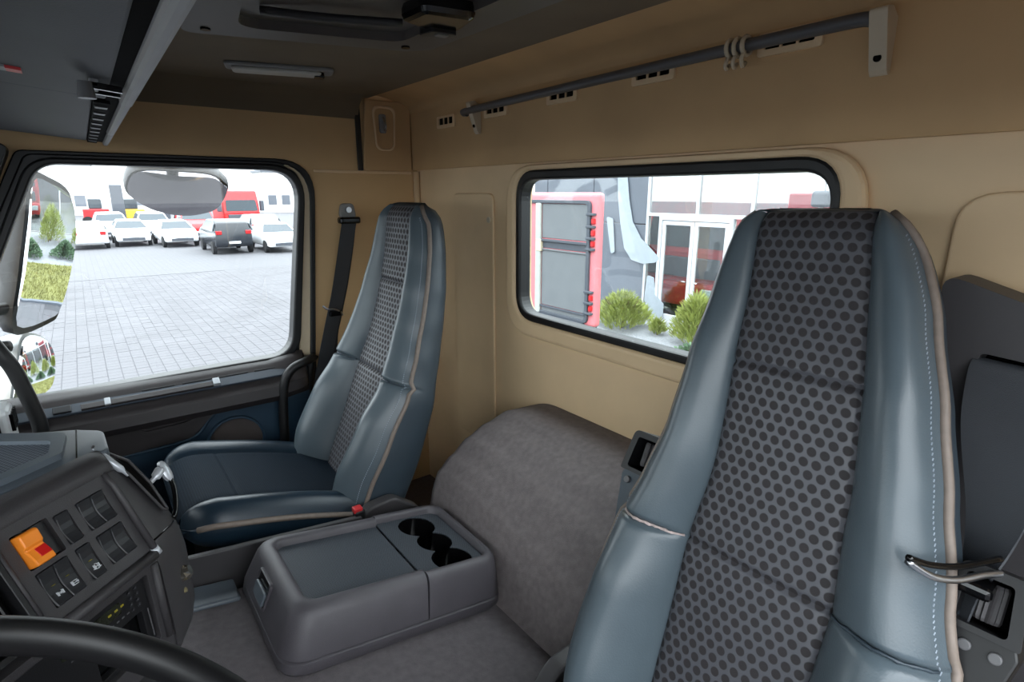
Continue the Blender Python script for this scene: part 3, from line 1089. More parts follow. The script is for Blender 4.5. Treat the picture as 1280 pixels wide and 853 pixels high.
# clip: thin metal tongue loop lying across
b = TB(spline([(0.712, 0.166, 2.482), (0.735, 0.146, 2.463), (0.765, 0.128, 2.455), (0.800, 0.112, 2.455), (0.826, 0.100, 2.452)], 6), 0.0045, 8)
link('metal_clip', b, M['metal'], db, smooth=True)
b = TB(spline([(0.710, 0.166, 2.488), (0.738, 0.150, 2.475), (0.775, 0.130, 2.468), (0.835, 0.105, 2.466)], 6), 0.004, 8)
link('clip_bar', b, M['gloss'], db, smooth=True)
bm = BX(0.805, 0.860, 0.100, 0.150, 2.416, 2.434)
link('clip_body', bm, M['gloss'], db, bevel=0.006)

# passenger belt hanging from the anchor on the side wall
pb = thing('seat_belt', 'black seat belt hanging from the side wall behind the passenger seat', 'seat belt', (0.8, 2.1, 2.1), 'seat belts')
bm = HP(rpoly([(0.798, 2.805), (0.868, 2.805), (0.858, 2.862), (0.808, 2.862)], 0.018, 5), [], -0.022, 0.0, mpY(YW))
an = link('anchor_cover', bm, M['lightgrey'], pb, bevel=0.006)
bm = BX(0.790, 0.874, 2.105, 2.140, 2.786, 2.812)
link('anchor_slot', bm, M['gloss'], an, bevel=0.008)
bm = TB([(0.833, 2.128, 2.838), (0.833, 2.118, 2.838)], 0.011, 14)
link('anchor_bolt', bm, M['metal'], an, smooth=True, autos=30)
link('webbing', ribbon([(0.832, 2.118, 2.80), (0.806, 2.112, 2.70), (0.765, 2.10, 2.55), (0.728, 2.095, 2.43), (0.690, 2.09, 2.30), (0.655, 2.085, 2.15), (0.64, 2.085, 1.95)],
                       [(1, 0, 0.25), (1, 0.1, 0.25), (1, 0.2, 0.2), (1, 0.2, 0.2), (1, 0.1, 0.2), (1, 0, 0.1), (1, 0, 0.1)], 0.062), M['belt'], pb, smooth=True, autos=50)
link('second_webbing', ribbon([(0.838, 2.128, 2.80), (0.820, 2.125, 2.70), (0.785, 2.122, 2.55), (0.750, 2.12, 2.43), (0.720, 2.12, 2.30), (0.70, 2.12, 1.95)],
                              [(1, 0, 0.25), (1, 0.1, 0.25), (1, 0.2, 0.2), (1, 0.2, 0.2), (1, 0.1, 0.2), (1, 0, 0.1)], 0.050), M['rubber'], pb, smooth=True, autos=50)
b = TB(spline([(0.690, 2.086, 2.485), (0.705, 2.082, 2.472), (0.730, 2.082, 2.468), (0.755, 2.085, 2.455), (0.765, 2.09, 2.44)], 5), 0.004, 8)
link('metal_clip', b, M['metal'], pb, smooth=True)
bm = BX(0.712, 0.758, 2.080, 2.104, 2.440, 2.462)
link('clip_body', bm, M['gloss'], pb, bevel=0.005)

# ================================================================== CENTRE CONSOLE
con = thing('storage_console', 'low grey storage box with cup holders on the engine tunnel', 'console', (0.172, 1.137, tun(0.172) + 0.004))
CA = math.atan(0.17)
con_parts = []


def clink(name, b, m, par=None, **k):
    return link(name, b, m, par or con, local=True, **k)


def loft(b, rings, cap0=True, cap1=True):
    R = [[b.verts.new(p) for p in r] for r in rings]
    for A, B_ in zip(R, R[1:]):
        n = len(A)
        for i in range(n):
            b.faces.new((A[i], A[(i + 1) % n], B_[(i + 1) % n], B_[i]))
    if cap0:
        b.faces.new(R[0])
    if cap1:
        b.faces.new(R[-1])


def ring(x0, x1, y0, y1, r, z, n=6, slx=0.0):
    return [(x, y, z + slx * (x - x0)) for x, y in rrect(x0, x1, y0, y1, r, n)]


CL = 0.542
XS = 0.320        # split line between lid and cup-holder section
b = bmesh.new()
loft(b, [ring(0.008, CL - 0.008, -0.176, 0.176, 0.05, 0.0), ring(0.0, CL, -0.184, 0.184, 0.055, 0.012), ring(0.001, CL - 0.001, -0.183, 0.183, 0.055, 0.030), ring(0.006, CL - 0.006, -0.178, 0.178, 0.055, 0.034)])
clink('lower_shell', b, M['console'], smooth=True, autos=40)


def half_shell(x0, x1, front, name):
    """open U shaped shell with a rounded rim; front: rounded end at x0, else at x1"""
    def path(ins, z, full=True):
        # outline from the split round the end and back to the split
        e = x0 + ins if front else x1 - ins * 0.78
        sp_ = x1 if front else x0
        yy = 0.181 - ins
        r = max(0.055 - ins * 0.5, 0.012)
        pts = [(sp_, -yy)]
        sg = 1 if front else -1
        for k in range(9):
            a = PI / 2 * k / 8
            pts.append((e + sg * r * (1 - math.sin(a)), -yy + r * (1 - math.cos(a))))
        for k in range(9):
            a = PI / 2 * k / 8
            pts.append((e + sg * r * (1 - math.cos(a)), yy - r * (1 - math.sin(a))))
        pts.append((sp_, yy))
        return [(x, y, z) for x, y in pts]
    fx = 0.010 if front else 0.0
    b_ = bmesh.new()
    seq = [(0.0, 0.036), (0.0, 0.040), (0.010, 0.085), (0.016, 0.110), (0.021, 0.122), (0.029, 0.1295), (0.038, 0.1315), (0.044, 0.130), (0.047, 0.126), (0.049, 0.112)]
    R = [[b_.verts.new(p) for p in path(i * (1.25 if front else 1.0), z)] for i, z in seq]
    for A, B2 in zip(R, R[1:]):
        for i in range(len(A) - 1):
            b_.faces.new((A[i], A[i + 1], B2[i + 1], B2[i]))
    # close the cut ends at the split and the underside
    b_.faces.new([r[0] for r in R])
    b_.faces.new([r[-1] for r in R])
    b_.faces.new(R[0])
    return b_


b = half_shell(0.0, XS - 0.0015, True, 'lid_shell')
lid = clink('lid_shell', b, M['console'], smooth=True, autos=40)
b = half_shell(XS + 0.0015, CL, False, 'cup_shell')
cups = clink('cup_holder_shell', b, M['console'], smooth=True, autos=40)
b = BX(0.055, XS - 0.002, -0.134, 0.134, 0.104, 0.114)
clink('lid_mat', b, M['mat'], lid, bevel=0.002, seg=1)
# UVs for the mats
def mat_uv(o):
    me = o.data
    uvl = me.uv_layers.new(name='UVMap')
    for lp in me.loops:
        co = me.vertices[lp.vertex_index].co
        uvl.data[lp.index].uv = (co.x + 1, co.y + 1)


mat_uv(lid.children[0])
# cup tray with three merged round wells
circs = [(0.418, 0.079, 0.050), (0.424, -0.008, 0.046), (0.424, -0.096, 0.052)]
side = []


def arc_pts(c, keep, n=72):
    out = []
    for k in range(n):
        a = 2 * PI * k / n
        p = (c[0] + c[2] * math.cos(a), c[1] + c[2] * math.sin(a))
        if all((p[0] - d[0]) ** 2 + (p[1] - d[1]) ** 2 > d[2] ** 2 + 1e-6 for d in circs if d is not c):
            out.append((a, p))
    return out


A1 = [p for a, p in sorted(arc_pts(circs[0], 0), key=lambda q: (q[0] + PI / 2) % (2 * PI))]
B1 = arc_pts(circs[1], 0)
Bl = [p for a, p in sorted(B1) if PI / 2 < a < 3 * PI / 2]
Br = [p for a, p in sorted(B1, key=lambda q: (q[0] + PI) % (2 * PI)) if not (PI / 2 < a < 3 * PI / 2)]
C1 = [p for a, p in sorted(arc_pts(circs[2], 0), key=lambda q: (q[0] - PI / 2) % (2 * PI))]
well = A1 + Bl + C1 + Br
b = HP(rrect(XS + 0.003, 0.502, -0.135, 0.135, 0.012, 4), [well], -0.004, 0.0, mpZ(0.114))
tray = clink('cup_tray', b, M['mat'])
mat_uv(tray)
b = bmesh.new()
w0 = [b.verts.new((x, y, 0.112)) for x, y in well]
w1_ = [b.verts.new((x, y, 0.045)) for x, y in well]
for i in range(len(well)):
    j = (i + 1) % len(well)
    b.faces.new((w0[i], w0[j], w1_[j], w1_[i]))
b.faces.new(w1_)
clink('cup_well', b, M['gloss'], tray)
# front latch
fx = Vector((0.985, 0, 0.17))
nf = Vector((-0.97, 0, 0.243))
vf = Vector((0.243, 0, 0.97))
ctr = Vector((0.0135, 0.02, 0.085))
mpF = lambda u, v, t: ctr + Vector((0, 1, 0)) * u + vf * v + nf * t
b = HP(rrect(-0.043, 0.043, -0.033, 0.028, 0.010, 5), [rrect(-0.038, 0.038, -0.028, 0.023, 0.008, 5)], -0.006, 0.006, mpF)
lt = clink('latch_rim', b, M['console'], bevel=0.002, seg=1)
b = HP(rrect(-0.040, 0.040, -0.030, 0.025, 0.009, 5), [], -0.006, 0.0025, mpF)
clink('latch_recess', b, M['gloss'], lt)
b = HP(rrect(-0.034, 0.034, -0.026, 0.004, 0.006, 5), [], 0.002, 0.010, mpF)
clink('latch_paddle', b, M['dashtop'], lt, bevel=0.003)
for xx, yy in ((0.06, -0.12), (0.06, 0.12), (0.48, -0.12), (0.48, 0.12)):
    b = BX(xx - 0.02, xx + 0.02, yy - 0.02, yy + 0.02, -0.012, 0.002)
    clink('foot', b, M['blackplastic'], bevel=0.003, seg=1)
con.rotation_euler = (0, CA, 0)

# ================================================================== DASHBOARD
da, dbt = math.radians(47.5), math.radians(26)
DO = Vector((-0.030, 0.933, 2.508))
Dr = Vector((math.sin(da), math.cos(da), 0))
dm = Vector((math.cos(da), -math.sin(da), 0))
Dc = dm * math.sin(dbt) + Vector((0, 0, -math.cos(dbt)))
Dn = dm * math.cos(dbt) + Vector((0, 0, math.sin(dbt)))
DP = lambda r, c, h: DO + Dr * r + Dc * c + Dn * h
# lower section leans back
C2 = (Dc * 0.915 - Dn * 0.40).normalized()
N2 = (Dn * 0.915 + Dc * 0.40).normalized()
DO2 = DP(0, 0.150, -0.004)
DP2 = lambda r, c, h: DO2 + Dr * r + C2 * c + N2 * h
dash = thing('dashboard', 'dark grey dashboard pod with switch panel, radio and side pocket', 'dashboard', (-0.1, 0.95, 1.95))


def dl(name, b, m, par=None, **k):
    return link(name, b, m, par or dash, **k)


# top slab and ribbed mat with its raised frame
top = rpoly([(-0.016, 0.972), (-0.054, 0.953), (-0.133, 0.898), (-0.40, 0.70), (-0.75, 0.70), (-0.75, 1.42), (-0.35, 1.262), (-0.15, 1.137), (-0.055, 1.092), (-0.020, 1.062)], [0.02, 0, 0, 0.02, 0.02, 0.02, 0.02, 0.02, 0.02, 0.03])
dl('top_pad', HP(top, [], -0.055, 0.0, mpZ(2.53)), M['dashtop'], bevel=0.012, seg=3, smooth=True, autos=50)
mpoly = [(-0.084, 1.035), (-0.086, 0.985), (-0.145, 0.937), (-0.38, 0.77), (-0.55, 0.85), (-0.30, 1.19)]
mo = rpoly([(-0.066, 1.060), (-0.070, 0.975), (-0.139, 0.918), (-0.39, 0.74), (-0.60, 0.84), (-0.30, 1.225)], 0.012)
dl('mat_frame', HP(mo, [rpoly(mpoly, 0.01)], -0.004, 0.009, mpZ(2.53)), M['dashtop'], bevel=0.004, seg=2)
o = dl('ribbed_mat', HP(rpoly(mpoly, 0.01), [], -0.002, 0.003, mpZ(2.53)), M['dashmat'])
mat_uv(o)
b = BX(-0.0555, -0.0535, 0.955, 1.090, 2.528, 2.5306)
dl('pad_joint', b, M['gloss'])
# soft roll above the switches
prof = [(-0.037, -0.024), (-0.033, -0.011), (-0.026, -0.001), (-0.016, 0.005), (-0.006, 0.006), (0.000, 0.003), (0.001, -0.02), (-0.02, -0.045)]
b = bmesh.new()
Rr = []
for r, k in ((-0.36, 1), (-0.02, 1), (0.005, 1.0), (0.018, 0.8), (0.026, 0.3)):
    Rr.append([b.verts.new(DP(r, c + (0.004 * (1 - k)), h * k - 0.012 * (1 - k))) for c, h in prof])
for A, B_ in zip(Rr, Rr[1:]):
    for i in range(len(prof)):
        b.faces.new((A[i], A[(i + 1) % len(prof)], B_[(i + 1) % len(prof)], B_[i]))
b.faces.new(Rr[0])
b.faces.new(Rr[-1])
dl('soft_roll', b, M['darkgrey'], smooth=True, autos=50)

# switch panel with cut outs
cells = {'a': (-0.083, -0.0645, 0.018, 0.060), 'b': (-0.0515, -0.0125, 0.018, 0.060), 'c': (-0.0525, -0.0135, 0.071, 0.1145),
         'd': (-0.083, -0.0645, 0.070, 0.1165), 'e': (-0.1350, -0.0955, 0.069, 0.1165), 'f': (-0.1355, -0.0905, 0.014, 0.061)}
mpD = lambda u, v, t: DP(u, v, t)
b = HP(rrect(-0.152, 0.004, 0.0, 0.135, 0.004, 3), [rrect(x0 - 0.001, x1 + 0.001, y0 - 0.001, y1 + 0.001, 0.003, 3) for x0, x1, y0, y1 in cells.values()], -0.012, 0.0, mpD)
panel = dl('switch_panel', b, M['darkgrey'])
b = HP(rrect(-0.152, 0.004, 0.0, 0.135, 0.004, 3), [], -0.030, -0.013, mpD)
dl('panel_back', b, M['gloss'])
# raised frame: right rail, bottom rail
b = TB([DP(0.003, -0.004, -0.001), DP(0.004, 0.02, 0.004), DP(0.004, 0.132, 0.005)], 0.0045, 10)
dl('frame_rail', b, M['darkgrey'], smooth=True)
b = TB([DP(-0.16, 0.139, 0.002), DP(0.002, 0.139, 0.002)], 0.0078, 12)
dl('frame_rail', b, M['darkgrey'], smooth=True)
b = TB([DP(0.004, 0.130, 0.005), DP(0.006, 0.141, 0.003)], [0.0056, 0.006], 12)
o = dl('chrome_corner', b, M['chrome'], smooth=True)
o['label'] = 'silver worn corner of the switch frame'
b = TB([DP(-0.1535, 0.0, 0.001), DP(-0.1545, 0.135, 0.001)], 0.003, 8)
dl('frame_rail', b, M['darkgrey'], smooth=True)


def rocker(x0, x1, y0, y1, edge=True, lit=None, deep=0.006):
    b = bmesh.new()
    n = 6
    rows = []
    for i in range(n + 1):
        t = i / n
        c = y0 + (y1 - y0) * t
        h = deep * (abs(2 * t - 1) ** 1.6) - 0.002
        if i in (0, n):
            rows.append([b.verts.new(DP(x, c, -0.012)) for x in (x0, x1)])
        rows.append([b.verts.new(DP(x, c, h)) for x in (x0, x1)])
        if i == n:
            rows.append([b.verts.new(DP(x, c + 0.0, -0.012)) for x in (x0, x1)])
    rows = [rows[0]] + rows[1:-2] + [rows[-3]] if False else rows
    # order: first bottom then the curve, then bottom
    seq = [rows[0]] + [r for r in rows[1:] if r is not rows[-1]] + [rows[-1]]
    top_rows = []
    seen = set()
    for r in seq:
        if id(r) not in seen:
            top_rows.append(r)
            seen.add(id(r))
    # drop the duplicated low row that precedes the last curve row
    if len(top_rows) == n + 4:
        top_rows.pop(n + 1)
    for A, B_ in zip(top_rows, top_rows[1:]):
        b.faces.new((A[0], A[1], B_[1], B_[0]))
    for k in (0, 1):
        try:
            b.faces.new([r[k] for r in top_rows])
        except ValueError:
            pass
    o = dl('rocker_switch', b, M['switch'], bevel=0.0008, seg=1)
    if edge:
        bb = bmesh.new()
        pts = [DP(x0 + 0.0006, y0 + (y1 - y0) * t, deep * (abs(2 * t - 1) ** 1.6) - 0.0016) for t in [k / 8 for k in range(1, 9)]]
        tube(bb, pts, 0.0007, 6)
        link('edge_light', bb, M['rail'], o)
    return o


def icon(par, strokes, x, y, s, m='icon', h=0.0035):
    bb = bmesh.new()
    for (a0, b0, a1, b1) in strokes:
        w = 0.13
        if a0 == a1 and b0 == b1:
            x0, x1, y0, y1 = a0 - w, a0 + w, b0 - w, b0 + w
        else:
            x0, x1 = min(a0, a1) - w, max(a0, a1) + w
            y0, y1 = min(b0, b1) - w, max(b0, b1) + w
        fbox(bb, DP(x, y, h), Dr, Dc, Dn, x0 * s, x1 * s, y0 * s, y1 * s, -0.004, 0.0004)
    return link('symbol', bb, M[m], par)


rocker(*cells['a'])
x0, x1, y0, y1 = cells['b']
xm = (x0 + x1) / 2
rocker(x0, xm - 0.0004, y0, y1)
rocker(xm + 0.0004, x1, y0, y1)
x0, x1, y0, y1 = cells['c']
xm = (x0 + x1) / 2
rocker(x0, xm - 0.0004, y0, y1)
rocker(xm + 0.0004, x1, y0, y1)
s = rocker(*cells['d'])
icon(s, [(-1, -1, -1, 1), (1, -1, 1, 1), (-1, 0, 1, 0), (0, -1.4, 0, -1.4), (-1.6, 0.8, -1.6, 0.8), (1.6, 0.8, 1.6, 0.8), (-0.3, 1.2, 0.3, 1.2)], -0.0725, 0.103, 0.0028)
icon(s, [(-0.6, 0, 0.6, 0)], -0.074, 0.092, 0.0024, 'amber', 0.001)
x0, x1, y0, y1 = cells['e']
xm = (x0 + x1) / 2
s = rocker(x0, xm - 0.0004, y0, y1)
icon(s, [(-1.2, -0.9, -1.2, 0.9), (1.2, -0.9, 1.2, 0.9), (-1.2, 0, 1.2, 0), (0, -0.4, 0, 0.4)], -0.124, 0.1035, 0.0026)
icon(s, [(-0.6, 0, 0.6, 0)], -0.125, 0.091, 0.0024, 'amber', 0.001)
s = rocker(xm + 0.0004, x1, y0, y1)
icon(s, [(-1, -1, 1, -1), (-1.2, 0, 1.2, 0), (-1, 1, 1, 1), (-1.2, -1, -1.2, 1), (1.3, -0.4, 1.3, 0.4)], -0.1045, 0.1035, 0.0026)
icon(s, [(-0.6, 0, 0.6, 0)], -0.106, 0.091, 0.0024, 'amber', 0.001)
# orange warning light switch
x0, x1, y0, y1 = (-0.1350, -0.1115, 0.0155, 0.0600)
b = bmesh.new()
prof = [(y0, -0.01), (y0, 0.010), (y0 + 0.003, 0.013), (y0 + 0.018, 0.012), (y0 + 0.021, 0.008), (y1 - 0.008, 0.014), (y1 - 0.001, 0.015), (y1, 0.012), (y1, -0.01)]
R0 = [b.verts.new(DP(x0, c, h)) for c, h in prof]
R1 = [b.verts.new(DP(x1, c, h)) for c, h in prof]
for i in range(len(prof)):
    j = (i + 1) % len(prof)
    b.faces.new((R0[i], R0[j], R1[j], R1[i]))
b.faces.new(R0)
b.faces.new(R1)
hz = dl('warning_switch', b, M['orange'], bevel=0.002, seg=2)
hz['label'] = 'bright orange warning light switch with red window'
b = bmesh.new()
fbox(b, DP(0, y0 + 0.022, 0.0083), Dr, (Dc * 0.0135 + Dn * 0.0058).normalized(), (Dn * 0.0135 - Dc * 0.0058).normalized(), -0.1258, -0.1125, 0.002, 0.015, -0.002, 0.0007)
link('red_window', b, M['hazard'], hz, bevel=0.0004, seg=1)
b = bmesh.new()
fbox(b, DP(0, 0, 0), Dr, Dc, Dn, -0.1085, -0.0915, 0.0150, 0.0600, -0.012, -0.006)
dl('blank_slot', b, M['blackplastic'])

# air vent left of the switch panel
b = HP(rrect(-0.30, -0.157, 0.004, 0.135, 0.006, 3), [rrect(-0.292, -0.164, 0.012, 0.127, 0.005, 3)], -0.02, 0.003, mpD)
vent = dl('air_vent', b, M['blackplastic'], bevel=0.0015, seg=1)
b = HP(rrect(-0.295, -0.161, 0.008, 0.131, 0.005, 3), [], -0.05, -0.030, mpD)
link('vent_back', b, M['gloss'], vent)
for k in range(9):
    b = bmesh.new()
    rr = -0.288 + k * 0.0145
    fbox(b, DP(rr, 0, -0.016), (Dr * 0.8 + Dn * 0.6), Dc, (Dn * 0.8 - Dr * 0.6), 0, 0.0022, 0.012, 0.127, -0.012, 0.012)
    link('slat', b, M['blackplastic'], vent)
b = bmesh.new()
fbox(b, DP(-0.1605, 0.120, 0.003), Dr, Dc, Dn, -0.003, 0.003, -0.004, 0.004, 0, 0.003)
link('thumb_tab', b, M['darkgrey'], vent, bevel=0.001)

# radio section, leaning back
mpR = lambda u, v, t: DP2(u, v, t)
b = HP(rrect(-0.30, 0.005, -0.004, 0.150, 0.004, 3), [rrect(-0.255, -0.017, 0.008, 0.118, 0.003, 3)], -0.02, 0.0, mpR)
rb = dl('radio_bezel', b, M['darkgrey'], bevel=0.001, seg=1)
b = TB([DP2(-0.004, 0.0, 0.001), DP2(-0.004, 0.125, 0.001)], 0.0055, 10)
link('frame_rail', b, M['darkgrey'], rb, smooth=True)
b = HP(rrect(-0.252, -0.020, 0.011, 0.115, 0.003, 3), [rrect(-0.110, -0.032, 0.058, 0.108, 0.003, 3)], -0.018, -0.006, mpR)
radio = dl('radio', b, M['blackplastic'], bevel=0.001, seg=1)
b = HP(rrect(-0.114, -0.028, 0.055, 0.111, 0.002, 2), [], -0.05, -0.02, mpR)
link('cassette_recess', b, M['gloss'], radio)
b = HP(rrect(-0.150, -0.062, 0.019, 0.037, 0.002, 2), [], -0.008, -0.0052, mpR)
link('display', b, mat('radio_display', (40, 42, 34), 0.2, var=0.3, vscale=60), radio)
for k in range(3):
    b = HP(rrect(-0.082 + k * 0.010, -0.077 + k * 0.010, 0.026, 0.029, 0.0005, 1), [], -0.006, -0.0047, mpR)
    link('display_mark', b, M['amber'], radio)
rnd = random.Random(3)
for i in range(4):
    for j in range(2):
        b = HP(circ(-0.046 + j * 0.011 + 0.001 * (i % 2), 0.018 + i * 0.0095, 0.0026, 10), [], -0.007, -0.0045, mpR)
        o = link('radio_button', b, M['switch'], radio)
        b = HP(circ(-0.0465 + j * 0.011 + 0.001 * (i % 2), 0.0175 + i * 0.0095, 0.0011, 8), [], -0.006, -0.0041, mpR)
        link('button_mark', b, M['rail'], o)
for k in range(11):
    b = HP(rrect(-0.140 + k * 0.0085, -0.136 + k * 0.0085, 0.0445, 0.0465, 0.0004, 1), [], -0.007, -0.0053, mpR)
    link('button_mark', b, M['rail'], radio)
b = bmesh.new()
tube(b, [DP2(-0.0245, 0.060, -0.004), DP2(-0.0235, 0.108, -0.004)], 0.0009, 6)
link('slot_edge', b, M['rail'], radio)
b = bmesh.new()
tube(b, [DP2(-0.155, 0.006, 0.001), DP2(-0.128, 0.006, 0.001)], 0.0016, 6)
link('trim_mark', b, M['lightgrey'], rb)

# cheek turning away towards the passenger side
rows_c = [(-0.036, -0.022, 0.55), (-0.015, -0.008, 0.72), (0.010, -0.002, 0.86), (0.05, 0.0, 0.95), (0.085, 0.0, 0.98), (0.122, 0.0, 1.0)]
rows_d = [(0.122, 0.0, 1.0), (0.135, 0.0, 1.0), (0.165, -0.008, 1.0), (0.21, -0.027, 0.99), (0.255, -0.046, 0.95), (0.285, -0.06, 0.80), (0.300, -0.07, 0.55)]


def cheek(rows):
    b = bmesh.new()
    RR = []
    for c, h, k in rows:
        RR.append([b.verts.new(DP(r0 * k + 0.005, c, h + hh)) for r0, hh in ((0, 0.0), (0.006, 0.0), (0.030, -0.008), (0.060, -0.020), (0.082, -0.033), (0.092, -0.046), (0.094, -0.070), (0.090, -0.16), (0, -0.16))])
    for A, B_ in zip(RR, RR[1:]):
        for i in range(9):
            b.faces.new((A[i], A[(i + 1) % 9], B_[(i + 1) % 9], B_[i]))
    b.faces.new(RR[0])
    b.faces.new(RR[-1])
    return b


ck = dl('side_cheek', cheek(rows_c), M['darkgrey'], smooth=True, autos=50)
ck2 = dl('lower_cheek', cheek([(c + (0.002 if i == 0 else 0), h, k) for i, (c, h, k) in enumerate(rows_d)]), M['darkgrey'], smooth=True, autos=50)
# rounded light end of the pad with the open pocket
pocket = [(0.031, -0.036), (0.040, -0.043), (0.049, -0.038), (0.066, 0.002), (0.072, 0.048), (0.072, 0.100), (0.062, 0.094), (0.054, 0.070), (0.040, 0.020), (0.030, -0.018)]


def ckh(r, c):
    k = interp([(a[0], a[2]) for a in rows_c], c)
    hh = interp([(a[0], a[1]) for a in rows_c], c)
    return hh + interp([(0, 0.0), (0.006, 0.0), (0.030, -0.008), (0.060, -0.020), (0.082, -0.033), (0.092, -0.046), (0.094, -0.07)], max(0, (r - 0.005) / k))


b = bmesh.new()
po = rpoly(pocket, 0.006, 3)
c0 = (sum(p[0] for p in po) / len(po), sum(p[1] for p in po) / len(po))
ra = [b.verts.new(DP(r, c, ckh(r, c) + 0.009)) for r, c in po]
rb_ = [b.verts.new(DP(c0[0] + (r - c0[0]) * 0.8, c0[1] + (c - c0[1]) * 0.9, ckh(r, c) + 0.0055)) for r, c in po]
for i in range(len(po)):
    j = (i + 1) % len(po)
    b.faces.new((ra[i], ra[j], rb_[j], rb_[i]))
b.faces.new(rb_)
dl('pocket_opening', b, M['void'], smooth=False)
b = bmesh.new()
rim = [(r, c) for r, c in po]
tube(b, [DP(r, c, ckh(r, c) + 0.008) for r, c in rim + rim[:1]], 0.0022, 6, cap=False)
dl('pocket_rim', b, M['darkgrey'], smooth=True)
b = bmesh.new()
tube(b, spline([DP(r, c, ckh(r, c) + 0.006) for r, c in [(0.040, 0.020), (0.031, -0.004), (0.028, -0.020), (0.030, -0.032), (0.040, -0.036)]], 5), [0.003] * 3 + [0.0055] * 15 + [0.003] * 3, 8)
o = dl('silver_rim', b, M['chrome'], smooth=True)
b = bmesh.new()
tube(b, [DP(r, 0.122, interp([(0, 0.0), (0.006, 0.0), (0.030, -0.008), (0.060, -0.020), (0.082, -0.033)], r - 0.005) + 0.0002) for r in (0.006, 0.02, 0.04, 0.06, 0.08)], 0.0012, 6)
dl('cheek_joint', b, M['gloss'])
# silver hook with its dark loop at the pocket
b = bmesh.new()
tube(b, spline([DP(0.086, 0.050, -0.034), DP(0.096, 0.046, -0.030), DP(0.108, 0.040, -0.030)], 4), [0.004] * 4 + [0.0075] * 5, 10)
hk = dl('silver_hook', b, M['chrome'], smooth=True)
b = bulged([DP(0.118 + 0.008 * math.cos(a), 0.047 + 0.019 * math.sin(a), -0.030) for a in [2 * PI * k / 16 for k in range(16)]], Dn, 0.003, 0.006)
link('hook_plate', b, M['chrome'], hk, smooth=True, autos=50)
b = TB(spline([DP(0.119, 0.050, -0.034), DP(0.116, 0.075, -0.032), DP(0.098, 0.105, -0.030), (DP(0.084, 0.118, -0.030))], 4), 0.004, 8)
link('hook_loop', b, M['gloss'], hk, smooth=True)
# faceted knob and a small plug on the lower cheek
b = bmesh.new()
kc = DP(0.058, 0.203, -0.040)
kn = (Dn * 0.85 + Dr * 0.5).normalized()
ku = kn.cross(Vector((0, 0, 1))).normalized()
kv = kn.cross(ku)
n = 9
rg = [[b.verts.new(kc + kn * h + (ku * math.cos(2 * PI * (k + o_) / n) + kv * math.sin(2 * PI * (k + o_) / n)) * r) for k in range(n)] for r, h, o_ in ((0.012, -0.008, 0), (0.013, 0.003, 0.25), (0.0085, 0.009, 0.5))]
for A, B_ in zip(rg, rg[1:]):
    for k in range(n):
        b.faces.new((A[k], A[(k + 1) % n], B_[(k + 1) % n], B_[k]))
b.faces.new(rg[-1])
b.faces.new(rg[0])
o = dl('faceted_knob', b, mat('smoked_chrome', (150, 145, 135), 0.15, metal=0.9, var=0))
kc2 = DP(0.050, 0.228, -0.050)
b = TB([kc2 - kn * 0.006, kc2 + kn * 0.003], 0.0042, 10)
dl('brass_plug', b, mat('dull_brass', (150, 140, 104), 0.4, metal=0.4, var=0.1), smooth=True, autos=40)
# body of the pod behind the panels
b = bmesh.new()
loft(b, [[DP(r, c, h) for r, h in ((-0.34, -0.032), (0.0, -0.032), (0.0, -0.30), (-0.34, -0.30))] if c < 0.14 else [DP(r, c, h) for r, h in ((-0.34, -0.095), (0.0, -0.095), (0.0, -0.30), (-0.34, -0.30))] for c in (-0.01, 0.13, 0.16, 0.42)])
dl('pod_body', b, M['blackplastic'])
# lower passenger half of the dash, below the line of the door window
dl('passenger_side', BX(-0.92, -0.28, 1.20, 2.10, 1.95, 2.36), M['darkgrey'], bevel=0.03, seg=3)
dl('driver_side', BX(-0.92, -0.42, -0.10, 0.85, 2.0, 2.46), M['darkgrey'], bevel=0.03, seg=3)

# grab handle rising at the far dash end
gh = TB(spline([(-0.215, 1.62, 2.66), (-0.198, 1.61, 2.610), (-0.178, 1.60, 2.562), (-0.164, 1.60, 2.525), (-0.155, 1.60, 2.478), (-0.147, 1.60, 2.43), (-0.142, 1.60, 2.38), (-0.150, 1.60, 2.33)], 6), 0.0155, 12)
tag(link('grab_handle', gh, M['rubber'], smooth=True), 'curved black grab handle at the far end of the dashboard', 'handle')
# white document holder with dark slots on the far dash
wh = thing('clip_holder', 'small white slotted holder at the far left end of the dashboard', 'holder', (-0.22, 1.5, 2.40))
bm = BX(-0.30, -0.172, 1.46, 1.54, 2.36, 2.475)
link('body', bm, M['white'], wh, bevel=0.012, seg=3)
for k in range(4):
    bm = bmesh.new()
    fbox(bm, Vector((-0.170, 1.465 + k * 0.018, 2.44)), Vector((1, 0, 0)), Vector((0, 1, 0)), Vector((0, 0, 1)), -0.004, 0.002, 0, 0.010, -0.014, 0.022)
    link('slot', bm, M['gloss'], wh)
for k in range(5):
    bm = bmesh.new()
    fbox(bm, Vector((-0.29 + k * 0.022, 1.4585, 2.43)), Vector((1, 0, 0)), Vector((0, 1, 0)), Vector((0, 0, 1)), 0, 0.012, -0.003, 0.004, -0.016, 0.030)
    link('slot', bm, M['gloss'], wh)

